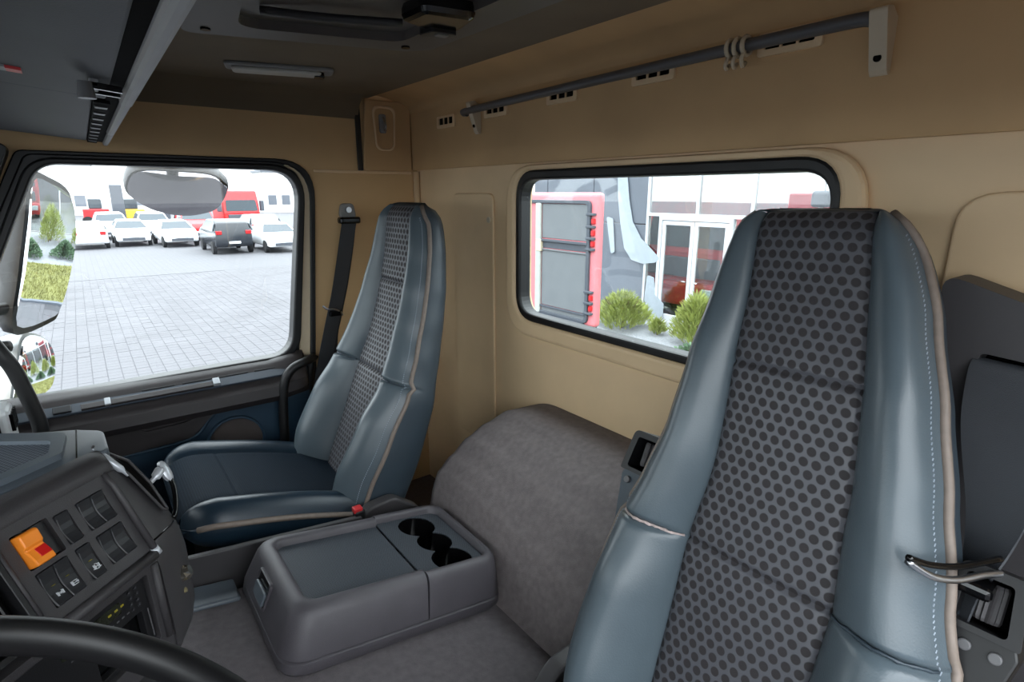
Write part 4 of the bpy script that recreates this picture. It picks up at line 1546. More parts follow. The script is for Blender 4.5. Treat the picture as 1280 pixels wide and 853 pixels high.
# ================================================================== STEERING WHEEL
sw = thing('steering_wheel', 'black steering wheel rim in the near left corner', 'steering wheel', (-0.09, 0.405, 2.49))
tl = math.radians(34)
sx = Vector((0, 1, 0))
sy_ = Vector((-math.cos(tl), 0, math.sin(tl)))
sn = Vector((math.sin(tl), 0, math.cos(tl)))
b = bmesh.new()
N, K = 72, 14
rg = []
for i in range(N):
    a = 2 * PI * i / N
    d = sx * math.cos(a) + sy_ * math.sin(a)
    rg.append([b.verts.new(d * (0.219 + 0.016 * math.cos(2 * PI * k / K)) + sn * (0.0175 * math.sin(2 * PI * k / K))) for k in range(K)])
for i in range(N):
    for k in range(K):
        b.faces.new((rg[i][k], rg[(i + 1) % N][k], rg[(i + 1) % N][(k + 1) % K], rg[i][(k + 1) % K]))
link('rim', b, M['rubber'], sw, smooth=True, local=True)
b = bmesh.new()
for sgn in (-1, 1):
    pass
hub = bulged([sx * (0.085 * math.copysign(abs(math.cos(a)) ** 0.7, math.cos(a))) + sy_ * (0.075 * math.copysign(abs(math.sin(a)) ** 0.7, math.sin(a))) - sn * 0.03 for a in [2 * PI * k / 32 for k in range(32)]], sn, 0.025, 0.04)
b.free()
link('hub', hub, M['blackplastic'], sw, smooth=True, local=True, autos=50)
for a in (0.30, PI - 0.30, -0.85, PI + 0.85):
    d = sx * math.cos(a) + sy_ * math.sin(a)
    b = TB([d * 0.07 - sn * 0.035, d * 0.14 - sn * 0.022, d * 0.212 - sn * 0.004], [0.022, 0.016, 0.014], 10)
    link('spoke', b, M['darkgrey'], sw, smooth=True, local=True)
b = TB([-sn * 0.05, -sn * 0.15, Vector((-0.24, 0, -0.22))], [0.05, 0.055, 0.06], 16)
link('column', b, M['darkgrey'], sw, smooth=True, local=True, autos=50)

# ================================================================== OVERHEAD SHELF
sh = thing('overhead_shelf', 'dark grey storage shelf above the windscreen', 'shelf', (-0.25, 1.0, 3.04))
tilt = 0.10
shz = lambda x: 3.036 - (x - 0.10) * tilt
b = bmesh.new()


def shbox(x0, x1, y0, y1, d0, d1):
    b = bmesh.new()
    vs = []
    for x, y, d in ((x0, y0, d0), (x1, y0, d0), (x1, y1, d0), (x0, y1, d0), (x0, y0, d1), (x1, y0, d1), (x1, y1, d1), (x0, y1, d1)):
        vs.append(b.verts.new((x + 0.008 * (y - 0.5), y, shz(x) + d)))
    for f in ((0, 1, 2, 3), (4, 5, 6, 7), (0, 1, 5, 4), (1, 2, 6, 5), (2, 3, 7, 6), (3, 0, 4, 7)):
        b.faces.new([vs[i] for i in f])
    return b


link('carcass', shbox(-0.62, 0.060, -0.15, 2.06, 0.012, 0.19), M['blackplastic'], sh, bevel=0.006)
link('bottom_panel', shbox(-0.60, 0.060, -0.15, 1.118, 0.0, 0.014), M['shelf'], sh, bevel=0.004)
link('bottom_panel', shbox(-0.60, 0.044, 1.128, 2.05, 0.002, 0.014), M['shelf'], sh, bevel=0.004)
link('edge_strip', shbox(0.076, 0.0935, -0.15, 1.125, -0.006, 0.02), M['lightgrey'], sh, bevel=0.006)
link('edge_strip', shbox(0.078, 0.0935, 1.130, 1.72, -0.004, 0.02), M['lightgrey'], sh, bevel=0.006)
link('edge_strip', shbox(0.080, 0.0935, 1.725, 2.09, -0.004, 0.02), M['lightgrey'], sh, bevel=0.006)
link('dark_groove', shbox(0.060, 0.080, -0.15, 2.07, 0.004, 0.05), M['void'], sh)
o = link('louvre', shbox(0.044, 0.066, 1.16, 2.06, -0.001, 0.012), M['void'], sh)
for k in range(9):
    link('louvre_rib', shbox(0.046, 0.064, 1.20 + k * 0.095, 1.225 + k * 0.095, -0.003, 0.004), M['blackplastic'], o, bevel=0.001, seg=1)
b = TB([(0.034, 0.930, 3.036), (0.034, 0.930, 3.016)], [0.008, 0.010], 14)
o = link('hinge_knob', b, M['rail'], sh, smooth=True, autos=40)
link('hinge_arm', shbox(0.034, 0.070, 0.940, 0.946, -0.012, -0.004), M['gloss'], o)
link('hinge_arm', shbox(0.034, 0.070, 0.985, 0.991, -0.012, -0.004), M['gloss'], o)
link('hinge_plate', shbox(0.036, 0.046, 0.94, 1.00, -0.010, 0.002), M['lightgrey'], o, bevel=0.002)
o = link('label_strip', shbox(-0.075, -0.045, 0.955, 0.985, -0.003, 0.001), M['lightgrey'], sh)
link('red_end', shbox(-0.045, -0.030, 0.958, 0.982, -0.0035, 0.001), M['red'], o)

# ================================================================== ROOF HATCH AND LIGHT
ht = thing('roof_hatch', 'dark grey roof hatch with black latch in the cab roof', 'roof hatch', (0.45, 0.95, ZC - 0.04))
hout = rpoly([(0.235, 1.452), (0.690, 1.318), (0.728, 1.270), (0.745, 0.62), (0.13, 0.62)], [0.03, 0.02, 0.02, 0.05, 0.05], 6)
hin = rpoly([(0.320, 1.345), (0.640, 1.250), (0.655, 0.70), (0.22, 0.70)], 0.05, 6)
b = HP(hout, [hin], -0.022, 0.001, mpZ(ZC))
fr = link('hatch_frame', b, M['hatch'], ht, bevel=0.008, seg=2)
b = HP(rpoly([(0.31, 1.36), (0.65, 1.26), (0.665, 0.69), (0.21, 0.69)], 0.05, 6), [], -0.003, 0.0005, mpZ(ZC))
lidp = link('hatch_lid', b, M['hatch'], ht)
b = TB(spline([(0.34, 1.235, ZC - 0.012), (0.45, 1.175, ZC - 0.020), (0.58, 1.12, ZC - 0.020)], 5), 0.008, 8)
link('lid_rib', b, M['darkgrey'], lidp, smooth=True)
for x, y in ((0.27, 1.39), (0.665, 1.275), (0.70, 0.75)):
    b = TB([(x, y, ZC - 0.018), (x, y, ZC - 0.026)], 0.010, 12)
    link('screw', b, M['gloss'], fr)
lt = link('latch', HP(rpoly([(0.545, 1.065), (0.64, 1.095), (0.675, 1.06), (0.655, 0.96), (0.55, 0.98)], 0.02, 5), [], -0.036, -0.002, mpZ(ZC)), M['gloss'], ht, bevel=0.012, seg=2)
b = HP(rpoly([(0.60, 1.102), (0.655, 1.080), (0.668, 1.048), (0.61, 1.055)], 0.008, 4), [], -0.044, -0.02, mpZ(ZC))
link('latch_lever', b, M['blackplastic'], lt, bevel=0.004)
b = HP(rrect(0.625, 0.650, 1.058, 1.075, 0.003, 3), [], -0.046, -0.04, mpZ(ZC))
link('latch_plate', b, M['lightgrey'], lt)

lp = thing('roof_lamp', 'slim pale roof lamp set in the roof lining above the passenger seat', 'lamp', (0.53, 1.78, ZC - 0.012))
u = Vector((0.962, -0.273, 0))
v = Vector((0.273, 0.962, 0))
mpL = lambda a, b_, t: Vector((0.53, 1.785, ZC)) + u * a + v * b_ + Vector((0, 0, t))
link('housing', HP(rrect(-0.145, 0.145, -0.042, 0.042, 0.018, 5), [], -0.010, 0.001, mpL), M['lightgrey'], lp, bevel=0.005)
link('lens', HP(rrect(-0.128, 0.110, -0.030, 0.030, 0.014, 5), [], -0.020, -0.008, mpL), M['lampglass'], lp, bevel=0.006)
link('lamp_switch', HP(rrect(0.090, 0.118, -0.020, 0.020, 0.008, 5), [], -0.024, -0.010, mpL), M['gloss'], lp, bevel=0.003)
b = TB([mpL(-0.138, 0, -0.012), mpL(-0.122, 0, -0.018)], 0.02, 10)
b.free()

# ================================================================== CURTAIN RAIL, VENTS, HOOK
cr = thing('curtain_rail', 'grey curtain rail along the top of the rear wall with two white brackets', 'curtain rail', (1.09, 1.1, 3.13))
RX = XW - 0.060
b = TB(spline([(RX + 0.005, 1.680, 3.160), (RX, 1.660, 3.165), (RX, 1.2, 3.172), (RX, 0.8, 3.177), (RX, 0.50, 3.180), (RX + 0.006, 0.455, 3.178)], 6), 0.0115, 12)
link('rail', b, M['rail'], cr, smooth=True, autos=60)
for (y, w) in ((1.650, 0.022), (0.438, 0.028)):
    prof = [(RX - 0.014, 3.190), (RX + 0.010, 3.194), (XW - 0.026, 3.180), (XW - 0.025, 3.095), (XW - 0.034, 3.090), (XW - 0.042, 3.10), (RX - 0.004, 3.160)]
    b = bmesh.new()
    holed(b, rpoly(prof, 0.006, 3), [], -w / 2, w / 2, lambda p, q, t, y=y: (p, y + t, q))
    br = link('rail_bracket', b, M['clip'], cr, bevel=0.004)
    b = TB([(XW - 0.050, y, 3.118), (XW - 0.038, y, 3.118)], 0.0065, 12)
    link('bracket_screw', b, M['gloss'], br)
for k, y in enumerate((0.672, 0.690, 0.706)):
    cg = thing('curtain_glider', ('first', 'middle', 'last')[k] + ' of three ivory curtain gliders on the rail, counted from the window centre to the right' if False else
               ('ivory curtain glider on the rail, rightmost of three', 'ivory curtain glider on the rail, middle of three', 'ivory curtain glider on the rail, leftmost of three')[k], 'curtain glider', (RX, y, 3.13), 'curtain gliders')
    b = bmesh.new()
    n = 14
    tube(b, [(RX + 0.0165 * math.cos(2 * PI * i / n), y, 3.178 + 0.0165 * math.sin(2 * PI * i / n)) for i in range(n + 1)], 0.0045, 6, cap=False)
    link('ring', b, M['clip'], cg, smooth=True)
    b = TB(spline([(RX - 0.004, y, 3.168), (RX - 0.014, y, 3.155 - 0.004 * k), (RX - 0.002, y + 0.004, 3.142), (RX + 0.010, y + 0.006, 3.150)], 4), 0.0042, 6)
    link('hook', b, M['clip'], cg, smooth=True)
vents = [(1.857, 3.154), (1.550, 3.161), (1.236, 3.166), (0.922, 3.173), (0.602, 3.182)]
names = ['leftmost of five', 'second from left', 'middle one of five', 'fourth from left'  , 'rightmost beside the gliders']
vfx = XW - 0.028
for (y, z), nm in zip(vents, names):
    vt = thing('air_slot', 'small slotted air outlet in the rear lining, ' + nm, 'air vent', (vfx, y, z - 0.02), 'air slots in the rear lining')
    fr_ = HP(rrect(y - 0.062, y + 0.062, z - 0.024, z + 0.018, 0.006, 4), [rrect(y - 0.048, y + 0.048, z - 0.012, z + 0.011, 0.003, 3)], -0.007, 0.004, mpX(vfx))
    link('frame', fr_, M['beige'], vt, bevel=0.002, seg=1)
    link('dark_back', BX(vfx - 0.002, vfx + 0.003, y - 0.05, y + 0.05, z - 0.014, z + 0.013), M['gloss'], vt)
    for k in (-0.016, 0.016):
        link('bar', BX(vfx - 0.0055, vfx + 0.001, y + k - 0.0025, y + k + 0.0025, z - 0.012, z + 0.011), M['beige'], vt)
hk = thing('coat_hook', 'small chrome coat hook in a recess of the corner lining', 'hook', (1.0, YW - 0.02, 3.13))
b = HP(rpoly([(0.965, 3.06), (1.045, 3.06), (1.055, 3.225), (0.955, 3.225)], 0.03, 6), [rpoly([(0.972, 3.068), (1.038, 3.068), (1.046, 3.215), (0.964, 3.215)], 0.028, 6)], -0.026, -0.014, mpY(YW))
link('recess_rim', b, M['beige'], hk, bevel=0.005)
b = HP(rrect(0.984, 1.012, 3.125, 3.195, 0.010, 5), [], -0.024, -0.012, mpY(YW))
link('hook_base', b, M['lightgrey'], hk, bevel=0.003)
b = TB(spline([(0.998, YW - 0.022, 3.180), (0.998, YW - 0.040, 3.165), (0.998, YW - 0.046, 3.145), (0.998, YW - 0.034, 3.135)], 5), 0.005, 8)
link('hook_arm', b, M['metal'], hk, smooth=True)
bt = HP(circ(1.624, 2.810, 0.011, 18), [], -0.014, 0.001, mpX(XW))
tag(link('wall_plug', bt, M['clip'], bevel=0.003), 'small round beige plug on the rear wall left of the window', 'plug')
# ================================================================== OUTSIDE: GROUND
gr = thing('ground', 'pale paved yard around the truck', 'ground', (0, 0, 0))
struct(gr)
del gr['category']
link('subsoil', BX(-150, 250, -120, 300, -0.4, -0.006), M['joint'], gr)
PV = 0.2
far_m = bpy.data.materials.new('paving_far')
far_m.use_nodes = True
nt = far_m.node_tree
bs = nt.nodes['Principled BSDF']
bs.inputs['Roughness'].default_value = 0.8
tcn = nt.nodes.new('ShaderNodeTexCoord')
bk = nt.nodes.new('ShaderNodeTexBrick')
bk.offset = 0.0
bk.inputs['Scale'].default_value = 1.0
bk.inputs['Brick Width'].default_value = 0.2
bk.inputs['Row Height'].default_value = 0.2
bk.inputs['Mortar Size'].default_value = 0.006
bk.inputs['Color1'].default_value = lin(84, 83, 87)
bk.inputs['Color2'].default_value = lin(80, 80, 84)
bk.inputs['Mortar'].default_value = lin(66, 66, 69)
nt.links.new(tcn.outputs['Object'], bk.inputs['Vector'])
nt.links.new(bk.outputs['Color'], bs.inputs['Base Color'])
bm = BX(-150, 250, 24.0, 300, -0.3, 0.0)
link('far_paving', bm, far_m, gr)
# near pavers: single pieces nearest the door window, the rest of the field joined
bm = BX(-PV / 2 + 0.004, PV / 2 - 0.004, -PV / 2 + 0.004, PV / 2 - 0.004, -0.05, 0.0)
p0 = link('paver', bm, M['paver'], gr, local=True, bevel=0.004, seg=1)
rnd = random.Random(11)
single = set()
first = True
for j in range(13):
    for i in range(23):
        cxp, cyp = -1.3 + i * PV, 10.0 + j * PV
        single.add((round(cxp / PV * 2), round(cyp / PV * 2)))
        if first:
            o = p0
            first = False
        else:
            o = p0.copy()
            COL.objects.link(o)
        o.location = (cxp, cyp, rnd.uniform(-0.003, 0.001))
bm = bmesh.new()
for j in range(105):
    for i in range(75):
        cxp, cyp = -4.1 + i * PV, 3.0 + j * PV
        if (round(cxp / PV * 2), round(cyp / PV * 2)) in single or cyp > 24 or (cxp > 4.05 and cyp < 14):
            continue
        z = rnd.uniform(-0.003, 0.001)
        h = PV / 2 - 0.004
        vs = [bm.verts.new((cxp + a * h, cyp + c * h, z)) for a, c in ((-1, -1), (1, -1), (1, 1), (-1, 1))]
        lo_ = [bm.verts.new((cxp + a * h, cyp + c * h, -0.03)) for a, c in ((-1, -1), (1, -1), (1, 1), (-1, 1))]
        bm.faces.new(vs)
        for k in range(4):
            bm.faces.new((vs[k], vs[(k + 1) % 4], lo_[(k + 1) % 4], lo_[k]))
o = link('paver_field', bm, M['paver'], gr)
o['kind'] = 'stuff'
# open yard on the driver side and ahead
for k, (a, b2, c, d) in enumerate(((-150, -4.2, -120, 24), (-4.2, 4.24, -120, 2.9), (4.24, 10.9, -120, -2.6), (10.9, 250, -120, 2.9), (10.9, 250, 2.9, 24), (4.24, 6.6, 5.3, 24), (6.6, 10.9, 14.0, 24))):
    link('yard_paving', BX(a, b2, c, d, -0.2, -0.002), far_m, gr)

# grass strip and gravel bed along the building
lawn = thing('lawn', 'strip of dry yellow green grass in front of the glass building', 'grass', (6.3, 2, 0))
link('turf', BX(4.32, 6.6, -2.6, 5.3, -0.05, 0.03), M['soil'], lawn)
link('kerb', BX(4.24, 4.32, -2.6, 5.3, -0.05, 0.05), M['facade'], lawn, bevel=0.01)
bm = bmesh.new()
for k in range(9000):
    x, y = rnd.uniform(4.35, 6.55), rnd.uniform(-2.5, 5.25)
    a = rnd.uniform(0, PI)
    h = rnd.uniform(0.04, 0.11)
    w = 0.012
    dx, dy = math.cos(a) * w, math.sin(a) * w
    bm.faces.new([bm.verts.new(p) for p in ((x - dx, y - dy, 0.025), (x + dx, y + dy, 0.025), (x + rnd.uniform(-0.04, 0.04), y + rnd.uniform(-0.04, 0.04), 0.03 + h))])
o = link('grass_blades', bm, M['grass'], lawn)
o['kind'] = 'stuff'
struct(link('trim_17', BX(6.6, 10.3, -2.6, 14.0, -0.06, 0.02), M['gravel']), 'pale gravel bed in front of the glass building')


def bush(name, label, x, y, r, h, m, n, group, needle=True):
    t = thing(name, label, 'bush', (x, y, 0.02), group)
    rr = random.Random(int(x * 100 + y * 10))
    b = bmesh.new()
    for s in range(5):
        a = rr.uniform(0, 2 * PI)
        tube(b, [(x, y, 0.0), (x + math.cos(a) * r * 0.25, y + math.sin(a) * r * 0.25, h * 0.4), (x + math.cos(a) * r * 0.55, y + math.sin(a) * r * 0.55, h * 0.8)], [0.02, 0.013, 0.006], 5)
    link('stems', b, M['bark'], t)
    b = bmesh.new()
    # tufts pointing up and outwards
    for k in range(n):
        a = rr.uniform(0, 2 * PI)
        q = math.sqrt(rr.random())
        zz = rr.random()
        rad = r * q * (1.0 - 0.55 * zz * zz) * (0.75 + 0.25 * math.sin(3 * a + x))
        base = Vector((x + math.cos(a) * rad, y + math.sin(a) * rad, 0.02 + h * (0.08 + 0.80 * zz * (1 - 0.35 * q * q))))
        d = Vector((math.cos(a) * (0.3 + q * 0.6), math.sin(a) * (0.3 + q * 0.6), 0.9 if needle else 0.4)).normalized()
        d = (d + Vector((rr.uniform(-.35, .35), rr.uniform(-.35, .35), rr.uniform(-.2, .3)))).normalized()
        s = d.orthogonal().normalized()
        s = Matrix.Rotation(rr.uniform(0, PI), 3, d) @ s
        L = rr.uniform(0.10, 0.20) if needle else rr.uniform(0.06, 0.10)
        w = 0.012 if needle else 0.03
        p = base
        b.faces.new([b.verts.new(c) for c in (p - s * w * 0.5, p + d * L * 0.55 - s * w, p + d * L, p + d * L * 0.55 + s * w)])
    o = link('foliage', b, m, t)
    o['kind'] = 'stuff'
    return t


bush('pine_bush', 'light green bushy young pine left of the glass door seen through the rear window', 9.2, 8.05, 0.72, 0.86, M['bush'], 3400, 'bushes by the building')
bush('pine_bush', 'light green bushy young pine before the glass door, partly behind the driver seat', 9.2, 6.18, 0.50, 1.12, M['bush'], 3000, 'bushes by the building')
bush('pine_bush', 'small green tuft in the gravel between the two pines', 9.3, 7.15, 0.16, 0.34, M['bush'], 350, 'bushes by the building')
for k, (x, y, r, h) in enumerate(((8.9, 4.55, 0.75, 1.35), (9.0, 2.9, 0.75, 1.6), (8.9, 1.2, 0.75, 1.45))):
    bush('pine_bush', ('tall pine bush by the building, nearest of three to the glass door', 'tall pine bush by the building, middle of three in the mirror', 'tall pine bush by the building, furthest of three in the mirror')[k], x, y, r, h, M['bush'], 2600, 'bushes by the building')
shr = ['leftmost in the mirror', 'second from the left in the mirror', 'third from the left in the mirror', 'fourth from the left in the mirror', 'rightmost in the mirror']
for k in range(5):
    bush('low_shrub', 'low grey green shrub behind the grass strip, ' + shr[k], 7.35 + 0.1 * (k % 2), 5.0 - k * 1.5, 0.66, 0.62, M['shrub'], 2200, 'low shrubs behind the lawn', needle=False)

# ================================================================== GLASS BUILDING
FX = 10.4
bd = thing('showroom_building', 'grey and glass showroom facade with a double glass door behind the truck', 'building', (FX, 8, 0))


def bpart(name, x0, x1, y0, y1, z0, z1, m, par=None, bev=0.0):
    return link(name, BX(x0, x1, y0, y1, z0, z1), m, par or bd, bevel=bev, seg=1)


for (y0, y1) in ((8.50, 10.22), (10.24, 11.98), (12.0, 12.55)):
    for (z0, z1) in ((0.0, 2.19), (2.21, 4.6), (4.62, 6.4)):
        bpart('facade_panel', FX, FX + 0.12, y0, y1, z0, z1, M['facade'], bev=0.01)
cols = [-1.5, 0.3, 1.9, 3.45, 4.69, 5.94, 7.17, 8.47]
for y0, y1 in zip(cols, cols[1:]):
    for (z0, z1) in ((2.47, 4.4), (4.46, 6.4)):
        bpart('glass_pane', FX + 0.02, FX + 0.04, y0 + 0.03, y1 - 0.03, z0, z1, M['shopglass'])
for y in cols:
    bpart('mullion', FX - 0.02, FX + 0.08, y - 0.03, y + 0.03, 0.0 if y not in (7.17,) else 2.40, 6.4, M['alu'])
bpart('transom', FX - 0.025, FX + 0.08, -1.5, 8.47, 2.40, 2.47, M['alu'])
bpart('transom', FX - 0.025, FX + 0.08, -1.5, 8.47, 4.40, 4.46, M['alu'])
bpart('glass_pane', FX + 0.02, FX + 0.04, 8.10, 8.44, 0.05, 2.40, M['doorglass'])
for y0, y1 in zip(cols[:5], cols[1:6]):
    bpart('glass_pane', FX + 0.02, FX + 0.04, y0 + 0.03, y1 - 0.03, 0.05, 2.40, M['doorglass'])
bpart('glass_pane', FX + 0.02, FX + 0.04, 5.97, 6.30, 0.05, 2.40, M['doorglass'])
dfr = bmesh.new()
holed(dfr, [(6.30, 0.0), (8.12, 0.0), (8.12, 2.40), (6.30, 2.40)], [[(6.38, 0.06), (8.04, 0.06), (8.04, 2.32), (6.38, 2.32)]], -0.04, 0.08, mpX(FX))
link('door_frame', dfr, M['alu'], bd, bevel=0.005, seg=1)
for y0, y1, hy in ((6.385, 7.195, 7.10), (7.205, 8.035, 7.30)):
    b = HP([(y0, 0.07), (y1, 0.07), (y1, 2.31), (y0, 2.31)], [[(y0 + 0.09, 0.22), (y1 - 0.09, 0.22), (y1 - 0.09, 2.22), (y0 + 0.09, 2.22)]], -0.02, 0.03, mpX(FX))
    lf = link('door_leaf', b, M['alu'], bd, bevel=0.004, seg=1)
    link('leaf_glass', BX(FX, FX + 0.012, y0 + 0.085, y1 - 0.085, 0.215, 2.225), M['doorglass'], lf)
    b = TB([(FX - 0.06, hy, 1.02), (FX - 0.06, hy + (0.10 if hy > 7.2 else -0.10), 1.02)], 0.014, 8)
    link('door_handle', b, M['metal'], lf, smooth=True)
# white truck's reflection in the facade, painted as flat shapes (material film)
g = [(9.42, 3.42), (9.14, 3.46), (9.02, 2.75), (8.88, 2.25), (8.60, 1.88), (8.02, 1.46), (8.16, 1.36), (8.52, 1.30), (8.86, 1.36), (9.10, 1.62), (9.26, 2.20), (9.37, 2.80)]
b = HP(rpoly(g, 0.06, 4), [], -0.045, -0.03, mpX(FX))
link('reflection_shape', b, M['pale_reflection'], bd)
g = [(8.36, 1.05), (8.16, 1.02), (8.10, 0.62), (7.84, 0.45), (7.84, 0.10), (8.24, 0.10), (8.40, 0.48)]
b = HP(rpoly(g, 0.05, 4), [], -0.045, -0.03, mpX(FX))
link('reflection_shape', b, M['pale_reflection'], bd)
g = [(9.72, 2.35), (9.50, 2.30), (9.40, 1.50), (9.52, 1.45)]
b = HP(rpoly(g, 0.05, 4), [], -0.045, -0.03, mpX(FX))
link('reflection_shape', b, M['pale_reflection'], bd)
bpart('interior_floor', FX + 0.1, 20, -1.5, 12.5, -0.1, 0.0, M['gravel'])
bpart('rear_wall', 20, 20.2, -1.5, 12.5, 0, 6.4, M['slate'])
bpart('side_wall', FX + 0.1, 20, -1.7, -1.5, 0, 6.4, M['slate'])
bpart('side_wall', FX + 0.1, 20, 12.35, 12.55, 0, 6.4, M['facade'])
bpart('roof', FX - 0.1, 20.2, -1.7, 12.6, 6.4, 6.6, M['facade'])
for y in (2.0, 6.6, 9.5):  # unseen lamps added to brighten the red truck behind the glass
    for x in (12.0, 15.0):
        lmp = bpart('added_fill_light', x - 0.6, x + 0.6, y - 0.5, y + 0.5, 6.30, 6.36, mat('showroom_fill_lamp', (255, 250, 240), 0.5, var=0, emit=40.0) if y == 2.0 and x == 12.0 else bpy.data.materials['showroom_fill_lamp'])
link('wall_box', BX(FX - 0.22, FX - 0.01, 4.48, 4.78, 2.66, 2.94), M['slate'], bd, bevel=0.06, seg=3)


# trucks: the red one in the showroom and the red one standing next to us
def truck(label, name, loc, rz, red, group):
    t = thing(name, label, 'truck', loc, group)
    def L(nm, b, m, par=None, **k):
        return link(nm, b, m, par or t, local=True, **k)
    b = bmesh.new()
    prof = [(-1.15, 0.75), (-1.22, 1.6), (-1.10, 2.35), (-0.85, 3.05), (0.2, 3.2), (1.0, 3.1), (1.0, 0.75)]
    holed(b, prof, [], -1.2, 1.2, lambda u, v, tt: (u, tt, v))
    c = L('cab', b, red, bevel=0.10, seg=3)
    b = HP(rpoly([(-1.05, 1.72), (1.05, 1.72), (0.98, 2.45), (-0.98, 2.45)], 0.1), [], 0, 0.05, lambda u, v, tt: (-1.25 + (v - 1.6) * 0.16 + tt, u, v))
    L('windscreen', b, M['carglass'], c)
    b = BX(-1.26, -1.15, -0.95, 0.95, 1.05, 1.5)
    L('grille', b, M['slate'], c, bevel=0.03)
    b = BX(-1.36, -1.0, -1.22, 1.22, 0.4, 0.95)
    bp = L('bumper', b, red, bevel=0.08)
    for s in (-1, 1):
        b = BX(-1.39, -1.3, s * 0.85 - 0.22, s * 0.85 + 0.22, 0.62, 0.85)
        L('headlamp', b, M['lamp_white'], bp, bevel=0.03)
        b = BX(-1.2, -0.9, s * 1.42 - 0.12, s * 1.42 + 0.12, 1.7, 2.4)
        L('mirror', b, M['slate'], bevel=0.05)
        b = BX(-0.85, -0.05, s * 1.2 - 0.02, s * 1.2 + 0.02, 1.75, 2.4)
        L('side_window', b, M['carglass'], c, bevel=0.015, seg=1)
        for x in (0.0, 3.0):
            b = TB([(x, s * 1.0 - 0.16, 0.5), (x, s * 1.0 + 0.16, 0.5)], 0.5, 24)
            L('wheel', b, M['tyre'], smooth=True, autos=40)
    b = BX(-0.6, 4.0, -0.45, 0.45, 0.55, 0.85)
    L('chassis', b, M['slate'], bevel=0.02)
    t.rotation_euler.z = rz
    return t


truck('red truck inside the showroom seen through the double glass door', 'showroom_truck', (12.05, 7.75, 0), 0.0, M['carred'], None)
truck('second red truck parked deep in the showroom beyond the mullions', 'showroom_truck', (13.5, 1.2, 0), 0.0, M['carred'], None)

# neighbour: red cab unit with grey ribbed back panel, left in the rear window
nb = thing('truck_fairing', 'tall red edged truck panel with grey back standing behind the rear window', 'truck panel', (6.05, 6.6, 0))
NX = 6.0
def nl(nm, b, m, par=None, **k):
    return link(nm, b, m, par or nb, **k)


cb = nl('cab_shell', BX(NX, NX + 0.16, 5.80, 7.45, 0.9, 2.91), M['pinkred'], bevel=0.06, seg=4)
b = HP(rrect(5.92, 7.42, 0.95, 2.80, 0.10, 5), [rrect(5.985, 7.40, 1.00, 2.745, 0.06, 5)], -0.04, 0.02, mpX(NX))
nl('panel_frame', b, M['slate'], bevel=0.008)
for (z0, z1) in ((2.20, 2.74), (1.10, 2.00), (0.96, 1.06)):
    nl('grey_panel', BX(NX - 0.015, NX + 0.01, 5.99, 7.02, z0, z1), M['truckgrey'], bevel=0.006)
nl('grey_panel', BX(NX - 0.012, NX + 0.01, 5.99, 7.02, 2.04, 2.14), M['slate'], bevel=0.004)
nl('panel_rail', BX(NX - 0.05, NX, 5.96, 7.05, 2.145, 2.185), M['slate'], bevel=0.006)
nl('panel_rail', BX(NX - 0.035, NX, 5.96, 7.05, 2.005, 2.03), M['truckgrey'], bevel=0.004)
nl('panel_rail', BX(NX - 0.04, NX, 5.96, 7.05, 1.065, 1.095), M['slate'], bevel=0.004)
nl('pale_post', BX(NX - 0.05, NX, 7.03, 7.16, 0.95, 2.75), mat('pale_post_grey', (168, 170, 164), 0.5, var=0.08), bevel=0.02)
nl('small_plate', BX(NX - 0.06, NX, 7.00, 7.12, 1.98, 2.18), M['clip'], bevel=0.01)
for z in (2.60, 2.42, 2.25, 2.09, 1.45, 1.28, 1.12):
    nl('hinge', BX(NX - 0.06, NX + 0.01, 5.83, 5.99, z - 0.018, z + 0.018), M['slate'], bevel=0.006, seg=1)
for z in (2.5, 2.33, 2.17, 1.36, 1.2):
    nl('edge_block', BX(NX - 0.04, NX + 0.01, 5.84, 5.90, z - 0.04, z + 0.04), M['carred'], bevel=0.01, seg=1)
nl('chassis', BX(NX - 0.1, NX + 0.3, 6.0, 7.2, 0.45, 0.95), M['slate'], bevel=0.02)
for y in (6.1, 7.1):
    nl('stand', BX(NX - 0.05, NX + 0.25, y - 0.08, y + 0.08, 0.0, 0.5), M['slate'], bevel=0.01, seg=1)

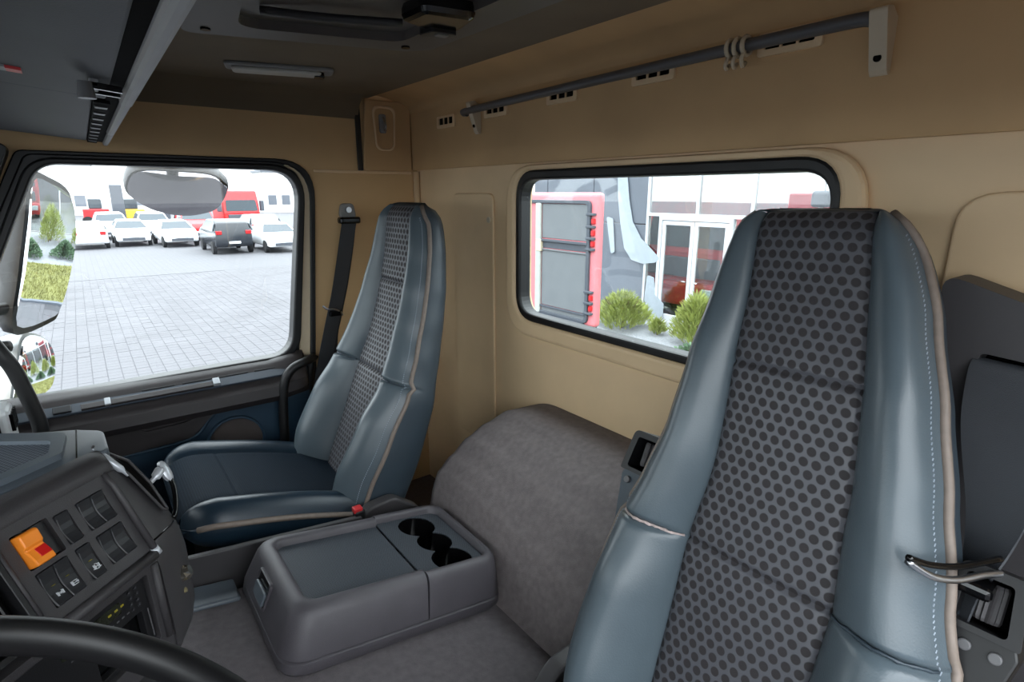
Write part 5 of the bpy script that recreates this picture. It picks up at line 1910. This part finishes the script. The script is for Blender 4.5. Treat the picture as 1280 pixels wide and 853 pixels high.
# ================================================================== OUTSIDE MIRRORS
def mirror(name, label, poly, n, radius, house, back, scale, m=None, arm=None):
    P = [Vector(p) for p in poly]
    n = Vector(n).normalized()
    c = sum(P, Vector()) / len(P)
    P = [p - n * (p - c).dot(n) for p in P]
    t = thing(name, label, 'mirror', c)
    # smooth the outline
    P2 = []
    for i in range(len(P)):
        p0_, p1_, p2_, p3_ = P[i - 1], P[i], P[(i + 1) % len(P)], P[(i + 2) % len(P)]
        for k in range(4):
            tt = k / 4
            P2.append(0.5 * ((2 * p1_) + (p2_ - p0_) * tt + (2 * p0_ - 5 * p1_ + 4 * p2_ - p3_) * tt * tt + (3 * p1_ - p0_ - 3 * p2_ + p3_) * tt ** 3))
    b = bmesh.new()
    rings = []
    for k, d in ((scale * 0.985, 0.004), (scale, -0.006), (scale, -0.03), (0.86 * scale, -0.06 - back * 0.4), (0.5 * scale, -0.04 - back)):
        rings.append([c + (p - c) * k + n * d for p in P2])
    loft(b, rings, cap0=True)
    link('housing', b, house, t, smooth=True, autos=50)
    # convex glass of the given radius
    g = bmesh.new()
    far = max((p - c).length for p in P2)
    cap = lambda q: q + n * (0.006 + (far ** 2 - (q - c).length_squared) / (2 * radius))
    rg = [[g.verts.new(cap(c + (p - c) * k)) for p in P2] for k in (1.0, 0.88, 0.75, 0.62, 0.5, 0.38, 0.25, 0.12)]
    mid = g.verts.new(cap(c))
    NP = len(P2)
    for A, B_ in zip(rg, rg[1:]):
        for i in range(NP):
            g.faces.new((A[i], A[(i + 1) % NP], B_[(i + 1) % NP], B_[i]))
    for i in range(NP):
        g.faces.new((rg[-1][i], rg[-1][(i + 1) % NP], mid))
    bk_ = [g.verts.new(p) for p in P2]
    for i in range(NP):
        g.faces.new((rg[0][i], rg[0][(i + 1) % NP], bk_[(i + 1) % NP], bk_[i]))
    g.faces.new(bk_)
    link('mirror_glass', g, m or M['mirror'], t, smooth=True, autos=30)
    if arm:
        for a in arm:
            link('arm', TB(spline(a, 5), 0.02, 10), M['blackplastic'], t, smooth=True)
    return t


mirror('wing_mirror', 'large main wing mirror outside the passenger window',
       [(-0.097, 2.347, 2.938), (-0.057, 2.392, 2.931), (-0.017, 2.445, 2.888), (-0.023, 2.466, 2.785), (-0.054, 2.465, 2.664), (-0.1, 2.452, 2.525), (-0.131, 2.428, 2.491), (-0.211, 2.344, 2.49), (-0.172, 2.341, 2.659), (-0.133, 2.343, 2.807)],
       (0.716, -0.675, -0.178), 1.9, M['blackplastic'], 0.06, 1.10, arm=[[(-0.20, 2.38, 2.90), (-0.30, 2.32, 2.95), (-0.35, 2.21, 2.97)], [(-0.20, 2.36, 2.55), (-0.30, 2.32, 2.54), (-0.36, 2.21, 2.53)]])
mirror('wide_mirror', 'small rounded wide angle mirror below the main wing mirror',
       [(-0.205, 2.398, 2.439), (-0.164, 2.449, 2.416), (-0.15, 2.462, 2.356), (-0.17, 2.431, 2.257), (-0.214, 2.376, 2.236), (-0.263, 2.316, 2.241), (-0.232, 2.36, 2.362)],
       (0.778, -0.627, 0.035), 0.55, M['white'], 0.10, 1.10, arm=[[(-0.24, 2.37, 2.42), (-0.30, 2.32, 2.43), (-0.36, 2.21, 2.42)]])
mirror('kerb_mirror', 'dark kerb view mirror hanging over the top of the passenger window',
       [(0.191, 2.365, 2.976), (0.158, 2.431, 2.929), (0.173, 2.482, 2.89), (0.244, 2.532, 2.852), (0.334, 2.555, 2.832), (0.403, 2.545, 2.837), (0.449, 2.518, 2.856), (0.475, 2.43, 2.92), (0.458, 2.4, 2.943), (0.414, 2.365, 2.97), (0.305, 2.358, 2.978)],
       (-0.024, -0.592, -0.805), 0.5, M['blackplastic'], 0.05, 1.05, m=mat('kerb_mirror_glass', (128, 126, 130), 0.08, metal=1, var=0.0), arm=[[(0.31, 2.48, 2.96), (0.31, 2.40, 3.05), (0.31, 2.205, 3.08)]])


# ================================================================== PARKED CARS
def make_car(style):
    """origin on the ground at the centre, nose towards -y"""
    t = bpy.data.objects.new('parked_car', None)
    COL.objects.link(t)
    if style == 'hatch':
        prof = [(-1.95, 0.30), (-2.0, 0.55), (-1.90, 0.78), (-1.0, 0.96), (-0.35, 1.40), (0.9, 1.46), (1.65, 1.30), (1.95, 0.92), (1.98, 0.45), (1.90, 0.30)]
        wins = [(-0.93, 0.98), (-0.33, 1.36), (0.88, 1.41), (1.55, 1.26), (1.75, 0.98)]
        hw_, hr = 0.86, 0.62
    elif style == 'suv':
        prof = [(-2.1, 0.35), (-2.15, 0.75), (-2.05, 0.98), (-1.1, 1.12), (-0.55, 1.62), (1.4, 1.68), (1.95, 1.50), (2.12, 1.02), (2.15, 0.50), (2.05, 0.35)]
        wins = [(-1.02, 1.14), (-0.50, 1.57), (1.38, 1.62), (1.84, 1.46), (1.98, 1.12)]
        hw_, hr = 0.92, 0.70
    elif style == 'van':
        prof = [(-2.2, 0.35), (-2.3, 0.80), (-2.15, 1.05), (-1.45, 1.25), (-0.85, 1.85), (2.1, 1.95), (2.2, 1.2), (2.2, 0.40), (2.1, 0.35)]
        wins = [(-1.36, 1.28), (-0.82, 1.78), (0.3, 1.84), (0.3, 1.28)]
        hw_, hr = 0.95, 0.80
    else:
        prof = [(-2.2, 0.30), (-2.25, 0.55), (-2.1, 0.76), (-1.1, 0.93), (-0.45, 1.38), (0.75, 1.43), (1.45, 1.05), (2.15, 0.98), (2.25, 0.60), (2.18, 0.30)]
        wins = [(-1.02, 0.95), (-0.42, 1.33), (0.73, 1.38), (1.35, 1.06), (1.3, 0.97)]
        hw_, hr = 0.88, 0.60
    zb = wins[0][1] - 0.02

    def wid(z):
        return hw_ if z <= zb else hw_ + (hr - hw_) * min(1, (z - zb) / (max(p[1] for p in prof) - zb))
    b = bmesh.new()
    A = [b.verts.new((-wid(z) * (0.92 if abs(y) > 1.9 else 1), y, z)) for y, z in prof]
    B_ = [b.verts.new((wid(z) * (0.92 if abs(y) > 1.9 else 1), y, z)) for y, z in prof]
    n = len(prof)
    for i in range(n):
        j = (i + 1) % n
        b.faces.new((A[i], A[j], B_[j], B_[i]))
    b.faces.new(A)
    b.faces.new(B_)
    body = link('body', b, M['carwhite'], t, local=True, bevel=0.07, seg=2, smooth=True, autos=50)
    for s in (-1, 1):
        b = bmesh.new()
        vs = [b.verts.new((s * (wid(z) + 0.012), y, z)) for y, z in wins]
        vs2 = [b.verts.new((s * (wid(z) - 0.03), y, z)) for y, z in wins]
        b.faces.new(vs)
        b.faces.new(vs2)
        for i in range(len(vs)):
            j = (i + 1) % len(vs)
            b.faces.new((vs[i], vs[j], vs2[j], vs2[i]))
        link('side_glass', b, M['carglass'], body, local=True)
    # front and rear screens
    def screen(nm, p0_, p1_):
        (y0, z0), (y1, z1) = p0_, p1_
        b = bmesh.new()
        d = Vector((0, y1 - y0, z1 - z0)).normalized()
        nn = Vector((0, -d.z, d.y))
        if nn.z < 0:
            nn = -nn
        q = []
        for tt in (0.08, 0.90):
            y, z = y0 + (y1 - y0) * tt, z0 + (z1 - z0) * tt
            for s in (-1, 1):
                q.append((s * (wid(z) - 0.07), y, z))
        q = [q[0], q[1], q[3], q[2]]
        a = [b.verts.new(Vector(p) + nn * 0.012) for p in q]
        c = [b.verts.new(Vector(p) - nn * 0.03) for p in q]
        b.faces.new(a)
        b.faces.new(c)
        for i in range(4):
            b.faces.new((a[i], a[(i + 1) % 4], c[(i + 1) % 4], c[i]))
        link(nm, b, M['carglass'], body, local=True)
    pk_ = sorted(range(n), key=lambda i: -prof[i][1])[:2]
    hi = sorted(pk_)
    screen('windscreen', prof[hi[0] - 1], prof[hi[0]])
    if style in ('hatch', 'suv'):
        screen('rear_window', prof[hi[1] + 2], prof[hi[1]])
    else:
        screen('rear_window', prof[hi[1] + 1], prof[hi[1]])
    yf, yr = prof[1][0], max(p[0] for p in prof)
    zl = prof[2][1]
    for s in (-1, 1):
        b = BX(s * hw_ * 0.70 - 0.16, s * hw_ * 0.70 + 0.16, yf - 0.01, yf + 0.25, zl - 0.16, zl - 0.02)
        link('headlamp', b, M['lamp_white'], t, local=True, bevel=0.02, seg=1)
        b = BX(s * hw_ * 0.72 - 0.13, s * hw_ * 0.72 + 0.13, yr - 0.16, yr + 0.02, zl - 0.02, zl + 0.16)
        link('tail_lamp', b, M['lamp_red'], t, local=True, bevel=0.02, seg=1)
        for y in (yf + 0.75, yr - 0.75):
            b = TB([(s * hw_ - 0.17 * (s > 0), y, 0.31), (s * hw_ + 0.17 * (s < 0), y, 0.31)], 0.31, 20)
            link('wheel', b, M['tyre'], t, local=True, smooth=True, autos=40)
    b = BX(-hw_ * 0.6, hw_ * 0.6, yf - 0.03, yf + 0.1, 0.36, 0.50)
    link('lower_grille', b, M['slate'], t, local=True, bevel=0.01, seg=1)
    b = BX(-0.26, 0.26, yr - 0.02, yr + 0.03, 0.52, 0.63)
    link('number_plate', b, M['white'], t, local=True)
    b = BX(-0.26, 0.26, yf - 0.045, yf, 0.52, 0.62)
    link('number_plate', b, M['white'], t, local=True)
    return t


protos = {}
cars = [  # x, y, heading (0: nose to us), style, paint, label
    (0.35, 39.0, PI, 'hatch', 'carwhite', 'white hatchback with its tail to us, beside the wing mirror', -1),
    (2.35, 40.0, 0.0, 'sedan', 'carwhite', 'white car facing us, second in the front row from the left', 0),
    (4.35, 38.0, 0.05, 'sedan', 'carwhite', 'white car facing us left of the red van', 0),
    (1.7, 46.0, 0.0, 'suv', 'carwhite', 'white taller car in the second row behind the front cars', 0),
    (4.0, 45.6, 0.0, 'suv', 'carwhite', 'white car in the second row left of the blue sign', 0),
    (6.05, 42.0, 0.0, 'van', 'carred', 'small red van parked in the middle of the lot', 0),
    (6.6, 36.9, PI, 'hatch', 'carsilver', 'pale blue car half hidden left of the dark car', 0),
    (5.95, 32.2, PI, 'suv', 'carblack', 'dark car with its tail to us in front of the red lorry', 0),
    (8.9, 37.8, PI, 'suv', 'carwhite', 'white car half hidden right of the dark car', 0),
    (8.15, 31.5, 0.0, 'sedan', 'carwhite', 'white car at the right edge of the window', 0),
    (-1.6, 42.0, PI, 'hatch', 'carwhite', 'white car mostly hidden behind the wing mirror', 0),
]
done = set()
for x, y, h, st, paint, lab, _ in cars:
    if st not in protos:
        protos[st] = make_car(st)
        o = protos[st]
    else:
        o = copy_tree(protos[st])
    o['label'] = lab
    o['category'] = 'car'
    o['group'] = 'parked cars'
    o.location = (x, y, 0)
    o.rotation_euler.z = h
    body = [c for c in o.children if c.name.startswith('body')][0]
    if paint != 'carwhite':
        body.data = body.data.copy()
        body.data.materials[0] = M[paint]

# red lorry, columns, sign and buildings at the back of the lot
truck('red lorry standing beyond the dark car in the lot', 'lorry', (8.9, 43.5, 0), PI / 2 + 0.15, M['carred'], None)
for x, y, h, w, lab in ((3.0, 60, 3.6, 0.9, 'dark upright pylon behind the parked cars, left one'), (6.15, 58, 3.3, 0.8, 'dark upright pylon behind the parked cars, middle one'), (8.95, 56, 2.9, 0.55, 'dark slim pylon behind the red van')):
    p = thing('pylon', lab, 'pylon', (x, y, 0), 'pylons in the lot')
    link('slab', BX(x - w / 2, x + w / 2, y - 0.2, y + 0.2, 0.2, h), M['slate'], p, bevel=0.03)
    link('foot', BX(x - w / 2 - 0.1, x + w / 2 + 0.1, y - 0.3, y + 0.3, -0.01, 0.2), M['facade'], p)
p = thing('blue_sign', 'blue upright sign behind the white cars', 'sign', (8.0, 57, 0))
link('panel', BX(7.7, 8.35, 56.9, 57.05, 0.5, 2.9), M['sign_blue'], p, bevel=0.02)
link('post', BX(7.95, 8.1, 56.92, 57.03, -0.01, 0.6), M['alu'], p)
for x, y, w, h, d, lab, m in ((-1, 95, 7, 6.5, 6, 'pale low building far behind the lot, left one', 'farwall'), (11, 100, 9, 4.8, 6, 'pale low building far behind the lot, middle one', 'farwall'), (27, 92, 8, 6.0, 6, 'pale low building far behind the lot, right one', 'farwall')):
    t = thing('far_building', lab, 'building', (x, y, 0), 'far buildings')
    link('walls', BX(x - w / 2, x + w / 2, y, y + d, -0.1, h), M[m], t)
    link('roof', BX(x - w / 2 - 0.2, x + w / 2 + 0.2, y - 0.2, y + d, h, h + 0.3), M['facade'], t)
    for k in range(int(w / 2)):
        link('window', BX(x - w / 2 + 0.6 + k * 2, x - w / 2 + 1.8 + k * 2, y - 0.05, y + 0.1, 1.2, 2.6), M['facade'], t)
for x, y, m, lab in ((4.0, 62, 'yellow', 'small yellow machine far behind the parked cars'), (1.5, 66, 'carred', 'small dark red machine far behind the parked cars')):
    t = thing('loader', lab, 'machine', (x, y, 0))
    link('body', BX(x - 1.0, x + 1.0, y - 0.8, y + 0.8, 0.5, 1.5), M[m], t, bevel=0.1)
    link('cabin', BX(x - 0.5, x + 0.5, y - 0.6, y + 0.6, 1.5, 2.4), M['carglass'], t, bevel=0.08)
    for sx_ in (-0.7, 0.7):
        for sy2 in (-0.75, 0.75):
            link('wheel', TB([(x + sx_, y + sy2 - 0.1, 0.42), (x + sx_, y + sy2 + 0.1, 0.42)], 0.42, 14), M['tyre'], t, smooth=True, autos=40)

# ================================================================== UNSEEN TRAILER ADDED TO SHADE THE CAB
tr = thing('added_shade_trailer', 'unseen dark grey box trailer added beside the open driver door to cut light', 'trailer', (0, -4.2, 0))
link('box', BX(-7.0, 6.5, -5.6, -3.0, 1.1, 2.75), M['slate'], tr, bevel=0.03)
link('chassis', BX(-6.6, 6.2, -4.9, -3.7, 0.75, 1.1), M['blackplastic'], tr)
for x in (3.2, 4.5, -5.0):
    for y in (-5.35, -3.25):
        link('wheel', TB([(x, y - 0.17, 0.5), (x, y + 0.17, 0.5)], 0.5, 24), M['tyre'], tr, smooth=True, autos=40)
